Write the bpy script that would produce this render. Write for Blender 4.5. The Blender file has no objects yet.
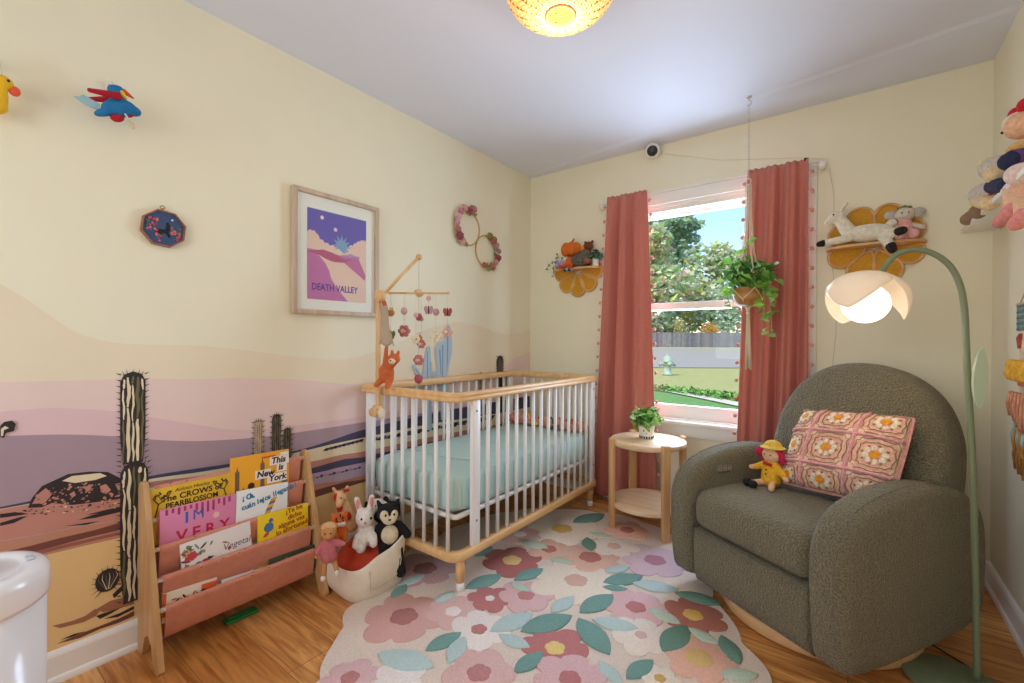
import bpy, bmesh, math, random
from mathutils import Vector, Matrix, Euler, noise
PI = math.pi
C = bpy.context.scene.collection
rnd = random.Random(7)
V = Vector
# ------------------------------------------------------------------ room numbers (metres)
XL, XR, YB, YF, ZC, HC = -2.080, 0.527, 3.016, -1.35, 2.44, 1.1242
YAW, PITCH, ROLL, FPX = .6437, -.0035, .0040, 450.6146
_F = V((-math.sin(YAW)*math.cos(PITCH), math.cos(YAW)*math.cos(PITCH), math.sin(PITCH)))
_R0 = V((math.cos(YAW), math.sin(YAW), 0)); _U0 = _R0.cross(_F)
_R = math.cos(ROLL)*_R0 + math.sin(ROLL)*_U0
_U = math.cos(ROLL)*_U0 - math.sin(ROLL)*_R0
def at(px, py, x=None, y=None, z=None):
    """point of the room seen at a pixel, on the plane x=, y= or z="""
    d = _F + _R*((px-512)/FPX) - _U*((py-341.5)/FPX)
    k = x/d.x if x is not None else y/d.y if y is not None else (z-HC)/d.z
    p = d*k; p.z += HC
    return p
# ------------------------------------------------------------------ materials
def lin(c):
    return tuple(((v/255)/12.92 if v/255 <= .04045 else ((v/255+.055)/1.055)**2.4) for v in c[:3]) + (1,)
MATS = {}
def M(name, rgb, rough=.6, var=.0, scale=25, bump=0, bscale=120, metal=0, coat=0, emit=0, sheen=0, spec=.5, rgb2=None, trans=0, sss=0, stretch=None, bdist=.004, detail=3):
    if name in MATS: return MATS[name]
    m = bpy.data.materials.new(name); m.use_nodes = True
    n, l = m.node_tree.nodes, m.node_tree.links
    b = n['Principled BSDF']
    b.inputs['Base Color'].default_value = lin(rgb); b.inputs['Roughness'].default_value = rough
    b.inputs['Metallic'].default_value = metal; b.inputs['Coat Weight'].default_value = coat
    b.inputs['Sheen Weight'].default_value = sheen; b.inputs['Specular IOR Level'].default_value = spec
    if emit: b.inputs['Emission Color'].default_value = lin(rgb); b.inputs['Emission Strength'].default_value = emit
    if sss: b.inputs['Subsurface Weight'].default_value = sss; b.inputs['Subsurface Radius'].default_value = (.02,.02,.02)
    tc = n.new('ShaderNodeTexCoord'); mp = n.new('ShaderNodeMapping'); l.new(tc.outputs['Object'], mp.inputs['Vector'])
    if stretch: mp.inputs['Scale'].default_value = stretch
    if var or rgb2:
        t = n.new('ShaderNodeTexNoise'); t.inputs['Scale'].default_value = scale; t.inputs['Detail'].default_value = detail
        l.new(mp.outputs[0], t.inputs['Vector'])
        r = n.new('ShaderNodeValToRGB'); r.color_ramp.elements[0].position = .35; r.color_ramp.elements[1].position = .65
        a = lin(rgb); k = lin(rgb2) if rgb2 else None
        r.color_ramp.elements[0].color = k if k else tuple(max(0, v*(1-var)) for v in a[:3])+(1,)
        r.color_ramp.elements[1].color = a if k else tuple(min(1, v*(1+var)) for v in a[:3])+(1,)
        l.new(t.outputs['Fac'], r.inputs['Fac']); l.new(r.outputs['Color'], b.inputs['Base Color'])
    if bump:
        t = n.new('ShaderNodeTexNoise'); t.inputs['Scale'].default_value = bscale; t.inputs['Detail'].default_value = 2
        l.new(tc.outputs['Object'], t.inputs['Vector'])
        u = n.new('ShaderNodeBump'); u.inputs['Strength'].default_value = bump; u.inputs['Distance'].default_value = bdist
        l.new(t.outputs['Fac'], u.inputs['Height']); l.new(u.outputs[0], b.inputs['Normal'])
    if trans:
        tr = n.new('ShaderNodeBsdfTranslucent'); tr.inputs['Color'].default_value = lin(rgb)
        mx = n.new('ShaderNodeMixShader'); mx.inputs[0].default_value = trans
        l.new(b.outputs[0], mx.inputs[1]); l.new(tr.outputs[0], mx.inputs[2]); l.new(mx.outputs[0], n['Material Output'].inputs[0])
    MATS[name] = m
    return m
def WOOD(name, c1, c2, rough=.45, scale=9, axis=2, k=.08):
    """pale wood: noise stretched along one object axis"""
    st = [1, 1, 1]; st[axis] = k
    return M(name, c1, rough, rgb2=c2, scale=scale*6, stretch=st, detail=5, bump=.05, bscale=60)
def GLASS(name):
    m = bpy.data.materials.new(name); m.use_nodes = True
    n, l = m.node_tree.nodes, m.node_tree.links; n.clear()
    o = n.new('ShaderNodeOutputMaterial'); t = n.new('ShaderNodeBsdfTransparent'); g = n.new('ShaderNodeBsdfGlossy')
    g.inputs['Roughness'].default_value = .02; t.inputs['Color'].default_value = (.96, .98, .98, 1)
    mx = n.new('ShaderNodeMixShader'); mx.inputs[0].default_value = .012
    l.new(t.outputs[0], mx.inputs[1]); l.new(g.outputs[0], mx.inputs[2]); l.new(mx.outputs[0], o.inputs[0])
    return m
# ------------------------------------------------------------------ mesh builder
class MB:
    def __init__(s, Mx=None):
        s.v = []; s.f = []; s.mi = []; s.sm = []; s.mats = []; s.M = Mx or Matrix.Identity(4)
    def idx(s, m):
        if m not in s.mats: s.mats.append(m)
        return s.mats.index(m)
    def add(s, vs, fs, m, smooth=True, Mx=None):
        T = s.M @ Mx if Mx is not None else s.M
        o = len(s.v); i = s.idx(m)
        s.v += [T @ V(p) for p in vs]
        for f in fs: s.f.append([o+k for k in f]); s.mi.append(i); s.sm.append(smooth)
        return s
    def bm(s, b, m, smooth=True, Mx=None):
        b.verts.index_update()
        s.add([v.co.copy() for v in b.verts], [[v.index for v in f.verts] for f in b.faces], m, smooth, Mx); b.free(); return s
    def box(s, c, size, m, r=0, seg=2, rot=None, smooth=None):
        b = bmesh.new(); bmesh.ops.create_cube(b, size=1)
        for v in b.verts: v.co = V((v.co.x*size[0], v.co.y*size[1], v.co.z*size[2]))
        if r: bmesh.ops.bevel(b, geom=b.edges[:], offset=min(r, min(size)*.49), segments=seg, profile=.5, affect='EDGES')
        T = Matrix.Translation(V(c))
        if rot is not None: T = T @ (Euler(rot).to_matrix().to_4x4() if not isinstance(rot, Matrix) else rot.to_4x4())
        return s.bm(b, m, bool(r) if smooth is None else smooth, T)
    def span(s, a, b, m, r=0, seg=2):
        a, b = V(a), V(b); return s.box((a+b)/2, [abs(b[i]-a[i]) for i in range(3)], m, r, seg)
    def tube(s, pts, r, m, n=8, closed=False, caps=True, flat=1):
        pts = [V(p) for p in pts]; N = len(pts); rs = r if isinstance(r, (list, tuple)) else [r]*N
        vs, fs = [], []; up = None
        for i, p in enumerate(pts):
            if closed: t = pts[(i+1) % N]-pts[i-1]
            else: t = pts[min(i+1, N-1)]-pts[max(i-1, 0)]
            t = t.normalized() if t.length > 1e-9 else V((0, 0, 1))
            if up is None: up = V((0, 0, 1)) if abs(t.z) < .9 else V((1, 0, 0))
            a = up-t*up.dot(t)
            a = a.normalized() if a.length > 1e-6 else t.orthogonal().normalized()
            up = a; b = t.cross(a)
            for k in range(n):
                an = 2*PI*k/n; vs.append(p+(a*math.cos(an)*flat+b*math.sin(an))*rs[i])
        for i in range(N if closed else N-1):
            j = (i+1) % N
            for k in range(n): fs.append([i*n+k, i*n+(k+1) % n, j*n+(k+1) % n, j*n+k])
        if caps and not closed:
            fs.append(list(range(n))[::-1]); fs.append([(N-1)*n+k for k in range(n)])
        return s.add(vs, fs, m)
    def lathe(s, prof, m, n=28, c=(0, 0, 0), Mx=None, a0=0, a1=2*PI):
        full = abs(a1-a0-2*PI) < 1e-6; cols = n if full else n+1
        vs = [(c[0]+r*math.cos(a0+(a1-a0)*k/n), c[1]+r*math.sin(a0+(a1-a0)*k/n), c[2]+z) for r, z in prof for k in range(cols)]
        fs = []
        for i in range(len(prof)-1):
            for k in range(n):
                k2 = (k+1) % cols
                fs.append([i*cols+k, i*cols+k2, (i+1)*cols+k2, (i+1)*cols+k])
        return s.add(vs, fs, m, True, Mx)
    def ell(s, c, rad, m, rot=None, nu=14, nv=9, e=1.0):
        if not isinstance(rad, (list, tuple)): rad = (rad,)*3
        pw = lambda x: math.copysign(abs(x)**e, x)
        vs = []
        for j in range(1, nv):
            th = PI*j/nv
            for k in range(nu):
                ph = 2*PI*k/nu
                vs.append((rad[0]*pw(math.sin(th))*pw(math.cos(ph)), rad[1]*pw(math.sin(th))*pw(math.sin(ph)), rad[2]*pw(math.cos(th))))
        fs = []
        for j in range(nv-2):
            for k in range(nu): fs.append([j*nu+k, (j+1)*nu+k, (j+1)*nu+(k+1) % nu, j*nu+(k+1) % nu])
        t = len(vs); vs += [(0, 0, rad[2]), (0, 0, -rad[2])]
        for k in range(nu):
            fs.append([t, k, (k+1) % nu]); fs.append([t+1, (nv-2)*nu+(k+1) % nu, (nv-2)*nu+k])
        T = Matrix.Translation(V(c))
        if rot is not None: T = T @ (Euler(rot).to_matrix().to_4x4() if not isinstance(rot, Matrix) else rot.to_4x4())
        return s.add(vs, fs, m, True, T)
    def cap(s, p0, p1, r0, r1, m, n=10):
        p0, p1 = V(p0), V(p1); d = (p1-p0).normalized(); pts, rs = [], []
        for a in (-80, -50, -20): pts.append(p0+d*(r0*math.sin(math.radians(a)))); rs.append(r0*math.cos(math.radians(a)))
        for t in (.33, .66): pts.append(p0.lerp(p1, t)); rs.append(r0+(r1-r0)*t)
        for a in (20, 50, 80): pts.append(p1+d*(r1*math.sin(math.radians(a)))); rs.append(r1*math.cos(math.radians(a)))
        return s.tube(pts, rs, m, n)
    def poly(s, pts, m): return s.add(pts, [list(range(len(pts)))], m, False)
    def prism(s, p2, z0, z1, m, Mx=None, side=None, smooth=False):
        """flat outline in local xy, from z0 up to z1"""
        n = len(p2)
        ar = sum(p2[i][0]*p2[(i+1) % n][1]-p2[(i+1) % n][0]*p2[i][1] for i in range(n))
        if ar < 0: p2 = p2[::-1]
        vs = [(x, y, z0) for x, y in p2]+[(x, y, z1) for x, y in p2]
        s.add(vs, [list(range(n, 2*n)), list(range(n))[::-1]], m, False, Mx)
        s.add(vs, [[i, (i+1) % n, n+(i+1) % n, n+i] for i in range(n)], side or m, smooth, Mx); return s
    def surf(s, fn, nu, nv, m, cu=False, cv=False):
        vs = [fn(i/(nu if cu else nu-1), j/(nv if cv else nv-1)) for j in range(nv) for i in range(nu)]
        fs = []
        for j in range(nv if cv else nv-1):
            for i in range(nu if cu else nu-1):
                i2, j2 = (i+1) % nu, (j+1) % nv
                fs.append([j*nu+i, j*nu+i2, j2*nu+i2, j2*nu+i])
        return s.add(vs, fs, m)
    def text(s, st, size, x, y, m, z=0, rot=0, ext=.0004, bold=0, align='LEFT', sx=1, Mx=None, shear=0):
        cu = bpy.data.curves.new('t', 'FONT'); cu.body = st; cu.size = size; cu.extrude = ext; cu.offset = bold; cu.align_x = align; cu.shear = shear; cu.resolution_u = 3
        ob = bpy.data.objects.new('t', cu); me = bpy.data.meshes.new_from_object(ob)
        T = Matrix.Translation((x, y, z)) @ Matrix.Rotation(rot, 4, 'Z') @ Matrix.Diagonal((sx, 1, 1, 1))
        if Mx is not None: T = Mx @ T
        s.add([v.co.copy() for v in me.vertices], [list(p.vertices) for p in me.polygons], m, False, T)
        bpy.data.objects.remove(ob); bpy.data.curves.remove(cu); bpy.data.meshes.remove(me); return s
    def build(s, name, parent=None, remesh=0, smooth_it=0, sub=0, loc=None):
        me = bpy.data.meshes.new(name); me.from_pydata([tuple(p) for p in s.v], [], s.f)
        for m in s.mats: me.materials.append(m)
        me.polygons.foreach_set('material_index', s.mi); me.polygons.foreach_set('use_smooth', s.sm); me.update()
        o = bpy.data.objects.new(name, me); C.objects.link(o)
        if parent: o.parent = parent
        if loc is not None: o.location = loc
        if remesh:
            d = o.modifiers.new('r', 'REMESH'); d.mode = 'VOXEL'; d.voxel_size = remesh; d.use_smooth_shade = True
            d = o.modifiers.new('s', 'SMOOTH'); d.factor = .5; d.iterations = smooth_it or 4
        if sub: d = o.modifiers.new('s', 'SUBSURF'); d.levels = sub; d.render_levels = sub
        return o
def tag(o, label=None, cat=None, group=None, kind=None):
    if label: o['label'] = label
    if cat: o['category'] = cat
    if group: o['group'] = group
    if kind: o['kind'] = kind
    return o
def thing(name, label, cat, loc=(0, 0, 0), rot=(0, 0, 0), group=None):
    o = bpy.data.objects.new(name, None); C.objects.link(o); o.empty_display_size = .05
    o.location = loc; o.rotation_euler = rot if not isinstance(rot, Matrix) else rot.to_euler()
    return tag(o, label, cat, group)
def struct(o): o['kind'] = 'structure'; return o
def copy_tree(o, parent=None):
    c = o.copy(); C.objects.link(c)
    if parent: c.parent = parent
    for ch in o.children: copy_tree(ch, c)
    return c
FACE_PX = Matrix(((0, 0, 1), (1, 0, 0), (0, 1, 0)))     # local xy upright on the left wall, local z out into the room (+x)
FACE_NY = Matrix(((1, 0, 0), (0, 0, -1), (0, 1, 0)))    # on the back wall, local z towards -y
FACE_NX = Matrix(((0, 0, -1), (-1, 0, 0), (0, 1, 0)))   # on the right wall, local z towards -x
def catmull(pts, k=6, closed=False):
    P = [V(p) for p in pts]; n = len(P); out = []
    for i in range(n if closed else n-1):
        if closed: a, b, c, d = P[i-1], P[i], P[(i+1) % n], P[(i+2) % n]
        else: a, b, c, d = P[max(i-1, 0)], P[i], P[i+1], P[min(i+2, n-1)]
        for j in range(k):
            t = j/k
            out.append(.5*((2*b)+(c-a)*t+(2*a-5*b+4*c-d)*t*t+(3*b-a-3*c+d)*t**3))
    if not closed: out.append(P[-1])
    return out
def flower2(cx, cy, r, n=6, depth=.16, ph=0, k=10, sq=1, jit=0):
    out = []
    N = n*k
    for i in range(N):
        a = 2*PI*i/N
        d = r*(1-depth+depth*abs(math.sin(n*(a)/2))**.6 * (1+jit*math.sin(3*a+cx*40)))
        out.append((cx+d*math.cos(a+ph), cy+sq*d*math.sin(a+ph)))
    return out
def leaf2(cx, cy, L, W, ang, k=8):
    out = []
    for i in range(k+1):
        t = i/k; out.append((-L+2*L*t, W*math.sin(PI*t)**.8))
    for i in range(1, k):
        t = 1-i/k; out.append((-L+2*L*t, -W*math.sin(PI*t)**.8))
    c, s = math.cos(ang), math.sin(ang)
    return [(cx+x*c-y*s, cy+x*s+y*c) for x, y in out]
def leaves(mb, pts, size, mats, rng, fold=.3, droop=.0):
    """one small folded leaf at every point"""
    for p in pts:
        L = size*rng.uniform(.65, 1.25); W = L*.42
        T = Matrix.Translation(V(p)) @ Euler((rng.uniform(-1, 1), rng.uniform(-1, 1), rng.uniform(0, 6.3))).to_matrix().to_4x4()
        mb.add([(0, 0, 0), (W, L*.45, W*fold), (0, L, -L*.15*droop), (-W, L*.45, W*fold), (0, L*.5, 0)], [[0, 1, 4], [1, 2, 4], [2, 3, 4], [3, 0, 4]], rng.choice(mats), False, T)
def cloud(c, rad, n, rng, shell=.5):
    out = []
    while len(out) < n:
        p = V((rng.uniform(-1, 1), rng.uniform(-1, 1), rng.uniform(-1, 1)))
        if shell < p.length < 1: out.append(V((c[0]+p.x*rad[0], c[1]+p.y*rad[1], c[2]+p.z*rad[2])))
    return out
EXPO = 0.05; SKY = .30; SUN = 4.6; WIN1 = 64; REAR_FILL = 27; LAMPE = 1.1; LAMPW = 1.2; PENE = .5; PENW = 4
WALLC = (236, 231, 206)
# ------------------------------------------------------------------ render look, camera, light
sc = bpy.context.scene
sc.view_settings.view_transform = 'Standard'; sc.view_settings.look = 'None'; sc.view_settings.gamma = 1; sc.view_settings.use_curve_mapping = False
sc.view_settings.exposure = EXPO
sc.cycles.use_denoising = True; sc.cycles.max_bounces = 10; sc.cycles.diffuse_bounces = 6; sc.cycles.transparent_max_bounces = 16
sc.cycles.sample_clamp_indirect = 4; sc.cycles.caustics_reflective = False; sc.cycles.caustics_refractive = False
cd = bpy.data.cameras.new('camera'); cam = bpy.data.objects.new('camera', cd); C.objects.link(cam)
cd.sensor_width = 36; cd.sensor_fit = 'HORIZONTAL'; cd.lens = FPX/1024*36; cd.clip_start = .02
cam.matrix_world = Matrix((( _R.x, _U.x, -_F.x, 0), (_R.y, _U.y, -_F.y, 0), (_R.z, _U.z, -_F.z, HC), (0, 0, 0, 1)))
sc.camera = cam
w = bpy.data.worlds.new('sky'); sc.world = w; w.use_nodes = True
wn, wl = w.node_tree.nodes, w.node_tree.links
sk = wn.new('ShaderNodeTexSky'); sk.sky_type = 'NISHITA'; sk.sun_disc = False; sk.sun_elevation = math.radians(50); sk.sun_rotation = math.radians(120); sk.air_density = 1.2; sk.dust_density = .6; sk.ozone_density = 3.5
wl.new(sk.outputs[0], wn['Background'].inputs[0]); wn['Background'].inputs[1].default_value = SKY
def lamp(name, kind, loc, power, col=(255, 255, 255), size=.1, size_y=None, rot=(0, 0, 0)):
    d = bpy.data.lights.new(name, kind); d.energy = power; d.color = lin(col)[:3]
    if kind == 'AREA':
        d.shape = 'RECTANGLE'; d.size = size; d.size_y = size_y or size
    elif kind == 'SUN': d.angle = size
    else: d.shadow_soft_size = size
    o = bpy.data.objects.new(name, d); C.objects.link(o); o.location = loc; o.rotation_euler = rot
    return o
# ------------------------------------------------------------------ room shell
wallp = M('wall_paint', WALLC, .75, bump=.12, bscale=70, var=.012, scale=3, bdist=.003)
ceilp = M('ceiling_paint', (226, 230, 244), .8, bump=.1, bscale=60)
white = M('white_trim_paint', (240, 238, 232), .4)
def floor_mat():
    m = bpy.data.materials.new('oak_planks'); m.use_nodes = True
    n, l = m.node_tree.nodes, m.node_tree.links; b = n['Principled BSDF']
    tc = n.new('ShaderNodeTexCoord'); br = n.new('ShaderNodeTexBrick')
    l.new(tc.outputs['Object'], br.inputs['Vector'])
    br.inputs['Scale'].default_value = 1; br.inputs['Brick Width'].default_value = 1.1; br.inputs['Row Height'].default_value = .19
    br.inputs['Mortar Size'].default_value = .0018; br.inputs['Mortar Smooth'].default_value = .2; br.offset = .37; br.offset_frequency = 2
    br.inputs['Color1'].default_value = (0, 0, 0, 1); br.inputs['Color2'].default_value = (1, 1, 1, 1); br.inputs['Mortar'].default_value = (.5, .5, .5, 1)
    r0 = n.new('ShaderNodeValToRGB'); e = r0.color_ramp.elements
    e[0].color = lin((204, 140, 74)); e[1].color = lin((232, 176, 108)); e[1].position = .9
    x = e.new(.5); x.color = lin((220, 156, 88))
    l.new(br.outputs['Color'], r0.inputs[0])
    mp = n.new('ShaderNodeMapping'); mp.inputs['Scale'].default_value = (1.3, 14, 1); l.new(tc.outputs['Object'], mp.inputs[0])
    ns = n.new('ShaderNodeTexNoise'); ns.inputs['Scale'].default_value = 3.2; ns.inputs['Detail'].default_value = 8; ns.inputs['Distortion'].default_value = .8
    l.new(mp.outputs[0], ns.inputs['Vector'])
    r1 = n.new('ShaderNodeValToRGB'); r1.color_ramp.elements[0].position = .33; r1.color_ramp.elements[0].color = lin((190, 160, 130)); r1.color_ramp.elements[1].position = .62; r1.color_ramp.elements[1].color = (1, 1, 1, 1)
    l.new(ns.outputs['Fac'], r1.inputs[0])
    mx = n.new('ShaderNodeMix'); mx.data_type = 'RGBA'; mx.blend_type = 'MULTIPLY'; mx.inputs[0].default_value = .9
    l.new(r0.outputs[0], mx.inputs[6]); l.new(r1.outputs[0], mx.inputs[7])
    kn = n.new('ShaderNodeTexVoronoi'); kn.inputs['Scale'].default_value = 2.1; mp2 = n.new('ShaderNodeMapping'); mp2.inputs['Scale'].default_value = (.8, 1.6, 1); mp2.inputs['Location'].default_value = (.31, .12, 0)
    l.new(tc.outputs['Object'], mp2.inputs[0]); l.new(mp2.outputs[0], kn.inputs['Vector'])
    r2 = n.new('ShaderNodeValToRGB'); r2.color_ramp.elements[0].position = .02; r2.color_ramp.elements[0].color = lin((120, 80, 50)); r2.color_ramp.elements[1].position = .09; r2.color_ramp.elements[1].color = (1, 1, 1, 1)
    l.new(kn.outputs['Distance'], r2.inputs[0])
    mk = n.new('ShaderNodeMix'); mk.data_type = 'RGBA'; mk.blend_type = 'MULTIPLY'; mk.inputs[0].default_value = 1
    l.new(mx.outputs[2], mk.inputs[6]); l.new(r2.outputs[0], mk.inputs[7])
    dk = n.new('ShaderNodeMix'); dk.data_type = 'RGBA'; dk.inputs[7].default_value = lin((150, 100, 58)); l.new(br.outputs['Fac'], dk.inputs[0]); l.new(mk.outputs[2], dk.inputs[6])
    l.new(dk.outputs[2], b.inputs['Base Color']); b.inputs['Roughness'].default_value = .38
    return m
T = .14
fl = MB(); fl.span((XL-T, YF-T, -.2), (XR+T, YB+T, 0), floor_mat()); struct(fl.build('floor'))
ce = MB(); ce.span((XL-T, YF-T, ZC), (XR+T, YB+T, ZC+.15), ceilp)
ya = lambda x: 2.872-(x+1.513)*.14
ce.add([(XL, YB, ZC-.006), (XR, YB, ZC-.006), (XR, ya(XR)+.03, ZC-.006), (XL, ya(XL)+.03, ZC-.006), (XL, ya(XL), ZC), (XR, ya(XR), ZC)], [[3, 2, 1, 0], [4, 5, 2, 3]], ceilp, False)
struct(ce.build('ceiling'))
WX0, WX1, WZ0, WZ1 = -1.305, -.235, .60, 2.035        # opening of the window in the back wall
wb = MB()
for a, b in (((XL-T, 0), (WX0, ZC)), ((WX1, 0), (XR+T, ZC)), ((WX0, 0), (WX1, WZ0)), ((WX0, WZ1), (WX1, ZC))):
    wb.span((a[0], YB, a[1]), (b[0], YB+T, b[1]), wallp)
struct(wb.build('wall_back'))
wr = MB(); wr.span((XR, YF, 0), (XR+T, YB, ZC), wallp); struct(wr.build('wall_right'))
FX0, FX1, FZ0, FZ1 = -1.75, -.05, .75, 2.1             # unseen window added behind the camera to carry the fill lamp
wf = MB()
for a, b in (((XL-T, 0), (FX0, ZC)), ((FX1, 0), (XR+T, ZC)), ((FX0, 0), (FX1, FZ0)), ((FX0, FZ1), (FX1, ZC))):
    wf.span((a[0], YF-T, a[1]), (b[0], YF, b[1]), wallp)
struct(wf.build('wall_front'))
def base(name, prof, a, b, nrm):
    """moulded skirting between floor points a and b, nrm = into the room"""
    a, b, nrm = V(a), V(b), V(nrm); o = MB()
    vs = [p+nrm*d+V((0, 0, z)) for p in (a, b) for d, z in prof]; n = len(prof)
    fs = [[i, i+1, n+i+1, n+i] for i in range(n-1)]+[list(range(n)), list(range(n, 2*n))[::-1]]
    o.add(vs, fs, white, False); return struct(o.build(name))
PB = [(0, 0), (.026, 0), (.026, .008), (.022, .018), (.015, .022), (.015, .086), (.012, .094), (.006, .1), (0, .103)]
base('baseboard_left', PB, (XL, YF, 0), (XL, YB, 0), (1, 0, 0)); base('baseboard_back', PB, (XL, YB, 0), (XR, YB, 0), (0, -1, 0)); base('baseboard_right', PB, (XR, YF, 0), (XR, YB, 0), (-1, 0, 0))
base('baseboard_front', PB, (XL, YF, 0), (XR, YF, 0), (0, 1, 0))
# windows: casing, sashes, glass
glass = GLASS('window_glass')
def window(name, x0, x1, z0, z1, y, sgn, double=True):
    """sgn=+1: outside lies towards +y"""
    root = bpy.data.objects.new(name, None); C.objects.link(root); root.location = ((x0+x1)/2, y, z0); root['kind'] = 'structure'
    L = V(root.location); mk = lambda: MB(Matrix.Translation(-L))
    Y = lambda d: y+sgn*d
    c = mk(); cw = .085
    c.span((x0-cw, Y(-.018), z0-.02), (x0, Y(0), z1), white, .003); c.span((x1, Y(-.018), z0-.02), (x1+cw, Y(0), z1), white, .003)
    c.span((x0-cw, Y(-.018), z1), (x1+cw, Y(0), z1+cw-.012), white, .003); c.span((x0-cw-.006, Y(-.026), z1+cw-.012), (x1+cw+.006, Y(0), z1+cw), white, .003)
    c.build('casing', root)
    j = mk(); t = .02
    j.span((x0, Y(0), z0), (x0+t, Y(.13), z1), white); j.span((x1-t, Y(0), z0), (x1, Y(.13), z1), white); j.span((x0, Y(0), z1-t), (x1, Y(.13), z1), white); j.span((x0, Y(0), z0), (x1, Y(.14), z0+.012), white)
    j.span((x0+t, Y(.012), z1-.045), (x1-t, Y(.03), z1-t), white); j.build('jamb', root)
    st = mk(); st.span((x0-cw-.02, Y(-.045), z0-.022), (x1+cw+.02, Y(.03), z0+.002), white, .005, 3); st.build('window_stool', root)
    ap = mk(); ap.span((x0-cw, Y(-.014), z0-.1), (x1+cw, Y(0), z0-.022), white, .003); ap.build('apron', root)
    zm = z0+(z1-z0)*.525
    def sash(nm, za, zb, d, low, top):
        s = mk(); fw = .042
        s.span((x0+t, Y(d), za), (x0+t+fw, Y(d+.034), zb), white, .003); s.span((x1-t-fw, Y(d), za), (x1-t, Y(d+.034), zb), white, .003)
        s.span((x0+t+fw, Y(d), za), (x1-t-fw, Y(d+.034), za+low), white, .003); s.span((x0+t+fw, Y(d), zb-top), (x1-t-fw, Y(d+.034), zb), white, .003)
        o = s.build(nm, root)
        g = mk(); g.span((x0+t+fw, Y(d+.014), za+low), (x1-t-fw, Y(d+.018), zb-top), glass); g.build('pane', o)
        return o
    lo = sash('lower_sash', z0+.012, zm+.025, .035, .085, .045)
    sash('upper_sash', zm-.025, z1-t, .075, .045, .05)
    lk = mk(); xm = (x0+x1)/2; lk.box((xm, Y(.028), z1-.036), (.055, .016, .018), white, .003); lk.box((xm-.02, Y(.016), z1-.03), (.008, .02, .012), white, .002); lk.box((xm+.02, Y(.016), z1-.03), (.008, .02, .012), white, .002)
    lk.build('sash_lock', root)
    return root
window('window_1', WX0, WX1, WZ0, WZ1, YB, 1)
window('added_fill_window', FX0, FX1, FZ0, FZ1, YF, -1)  # added behind the camera, unseen, as an opening for fill light
lamp('sun', 'SUN', (0, 0, 8), SUN, (255, 246, 226), .01, rot=(math.radians(38), math.radians(-14), 0))
lamp('window_daylight', 'AREA', ((WX0+WX1)/2, YB+.30, 1.45), WIN1, (212, 228, 255), 1.0, 1.5, rot=(math.radians(-90), 0, 0))
lamp('added_rear_fill', 'AREA', ((FX0+FX1)/2, YF-.17, (FZ0+FZ1)/2), REAR_FILL, (244, 247, 255), FX1-FX0-.1, FZ1-FZ0-.1, rot=(math.radians(90), 0, 0))  # area lamp added as room fill, set outside the invented rear opening
# ------------------------------------------------------------------ left wall with its painted desert
wl_ = MB(); wl_.span((XL-T, YF-T, 0), (XL, YB+T, ZC), wallp)
layer = [0]
def mural(pts, m, px=True):
    layer[0] += 1; x = XL+.0004+layer[0]*.00001
    P = [at(p[0], p[1], x=x) if px else V((x, p[0], p[1])) for p in pts]
    P = [V((x, min(p.y, YB-.0005), p.z)) for p in P]
    ar = sum(P[i].y*P[(i+1) % len(P)].z-P[(i+1) % len(P)].y*P[i].z for i in range(len(P)))
    wl_.poly(P if ar > 0 else P[::-1], m)
def band(top, m, zb=.1):
    c = catmull([(a, b, 0) for a, b in top], 6); P = [at(p.x, p.y, x=XL) for p in c]
    P = [V((XL, min(p.y, YB-.001), p.z)) for p in P]
    pts = [(YF, P[0].z)]+[(p.y, p.z) for p in P]+[(YB-.0005, P[-1].z), (YB-.0005, zb), (YF, zb)]
    mural(pts, m, False)
mp_ = lambda n, c: M('mural_'+n, c, .75, var=.015, scale=6)
band([(0, 284), (20, 295), (45, 312), (70, 329), (95, 339), (130, 344), (180, 345), (215, 347), (260, 352), (300, 357), (345, 359), (390, 346), (425, 330), (455, 322), (475, 325), (500, 333), (515, 334), (531, 330)], mp_('sand', (234, 221, 194)))
band([(0, 382), (60, 381), (130, 379), (200, 379), (240, 378), (300, 380), (350, 384), (400, 384), (460, 380), (495, 372), (515, 358), (531, 352)], mp_('blush', (233, 208, 200)))
band([(0, 412), (20, 410), (55, 408), (100, 410), (130, 414), (200, 425), (240, 430), (300, 425), (365, 416), (420, 408), (500, 398)], mp_('rose', (226, 194, 196)))
band([(0, 436), (60, 434.5), (110, 436), (160, 440), (200, 441), (250, 438), (300, 432), (365, 422), (430, 412), (500, 402)], mp_('plum', (170, 146, 156)))
band([(0, 507), (30, 501), (90, 489), (150, 476), (200, 468), (240, 462), (285, 453), (310, 447), (335, 439), (366, 429), (430, 414), (500, 401)], mp_('navy', (72, 68, 94)))
band([(0, 509), (30, 503.5), (90, 491), (150, 479), (200, 472), (240, 465), (285, 455), (310, 449.5), (335, 443.5), (366, 437), (430, 424), (500, 413)], mp_('cream', (232, 216, 180)))
band([(0, 509.5), (30, 504), (90, 491.5), (150, 482), (200, 476), (250, 470), (309, 462), (340, 455), (366, 451), (430, 437), (500, 424)], mp_('clay', (198, 138, 122)))
band([(0, 541), (40, 534), (80, 526), (120, 520), (170, 512), (230, 502), (311, 473), (340, 468), (366, 462), (430, 450), (500, 434)], mp_('lavender', (190, 166, 186)))
band([(0, 541.5), (40, 534.5), (80, 526.5), (120, 520.5), (170, 513), (230, 505), (311, 485), (340, 481), (366, 475), (430, 462), (500, 444)], mp_('terracotta', (196, 140, 112)))
band([(0, 568), (50, 554), (123, 537), (200, 520), (270, 506), (315, 497), (340, 490), (366, 481), (430, 468), (500, 450)], mp_('gold', (236, 202, 142)))
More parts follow.
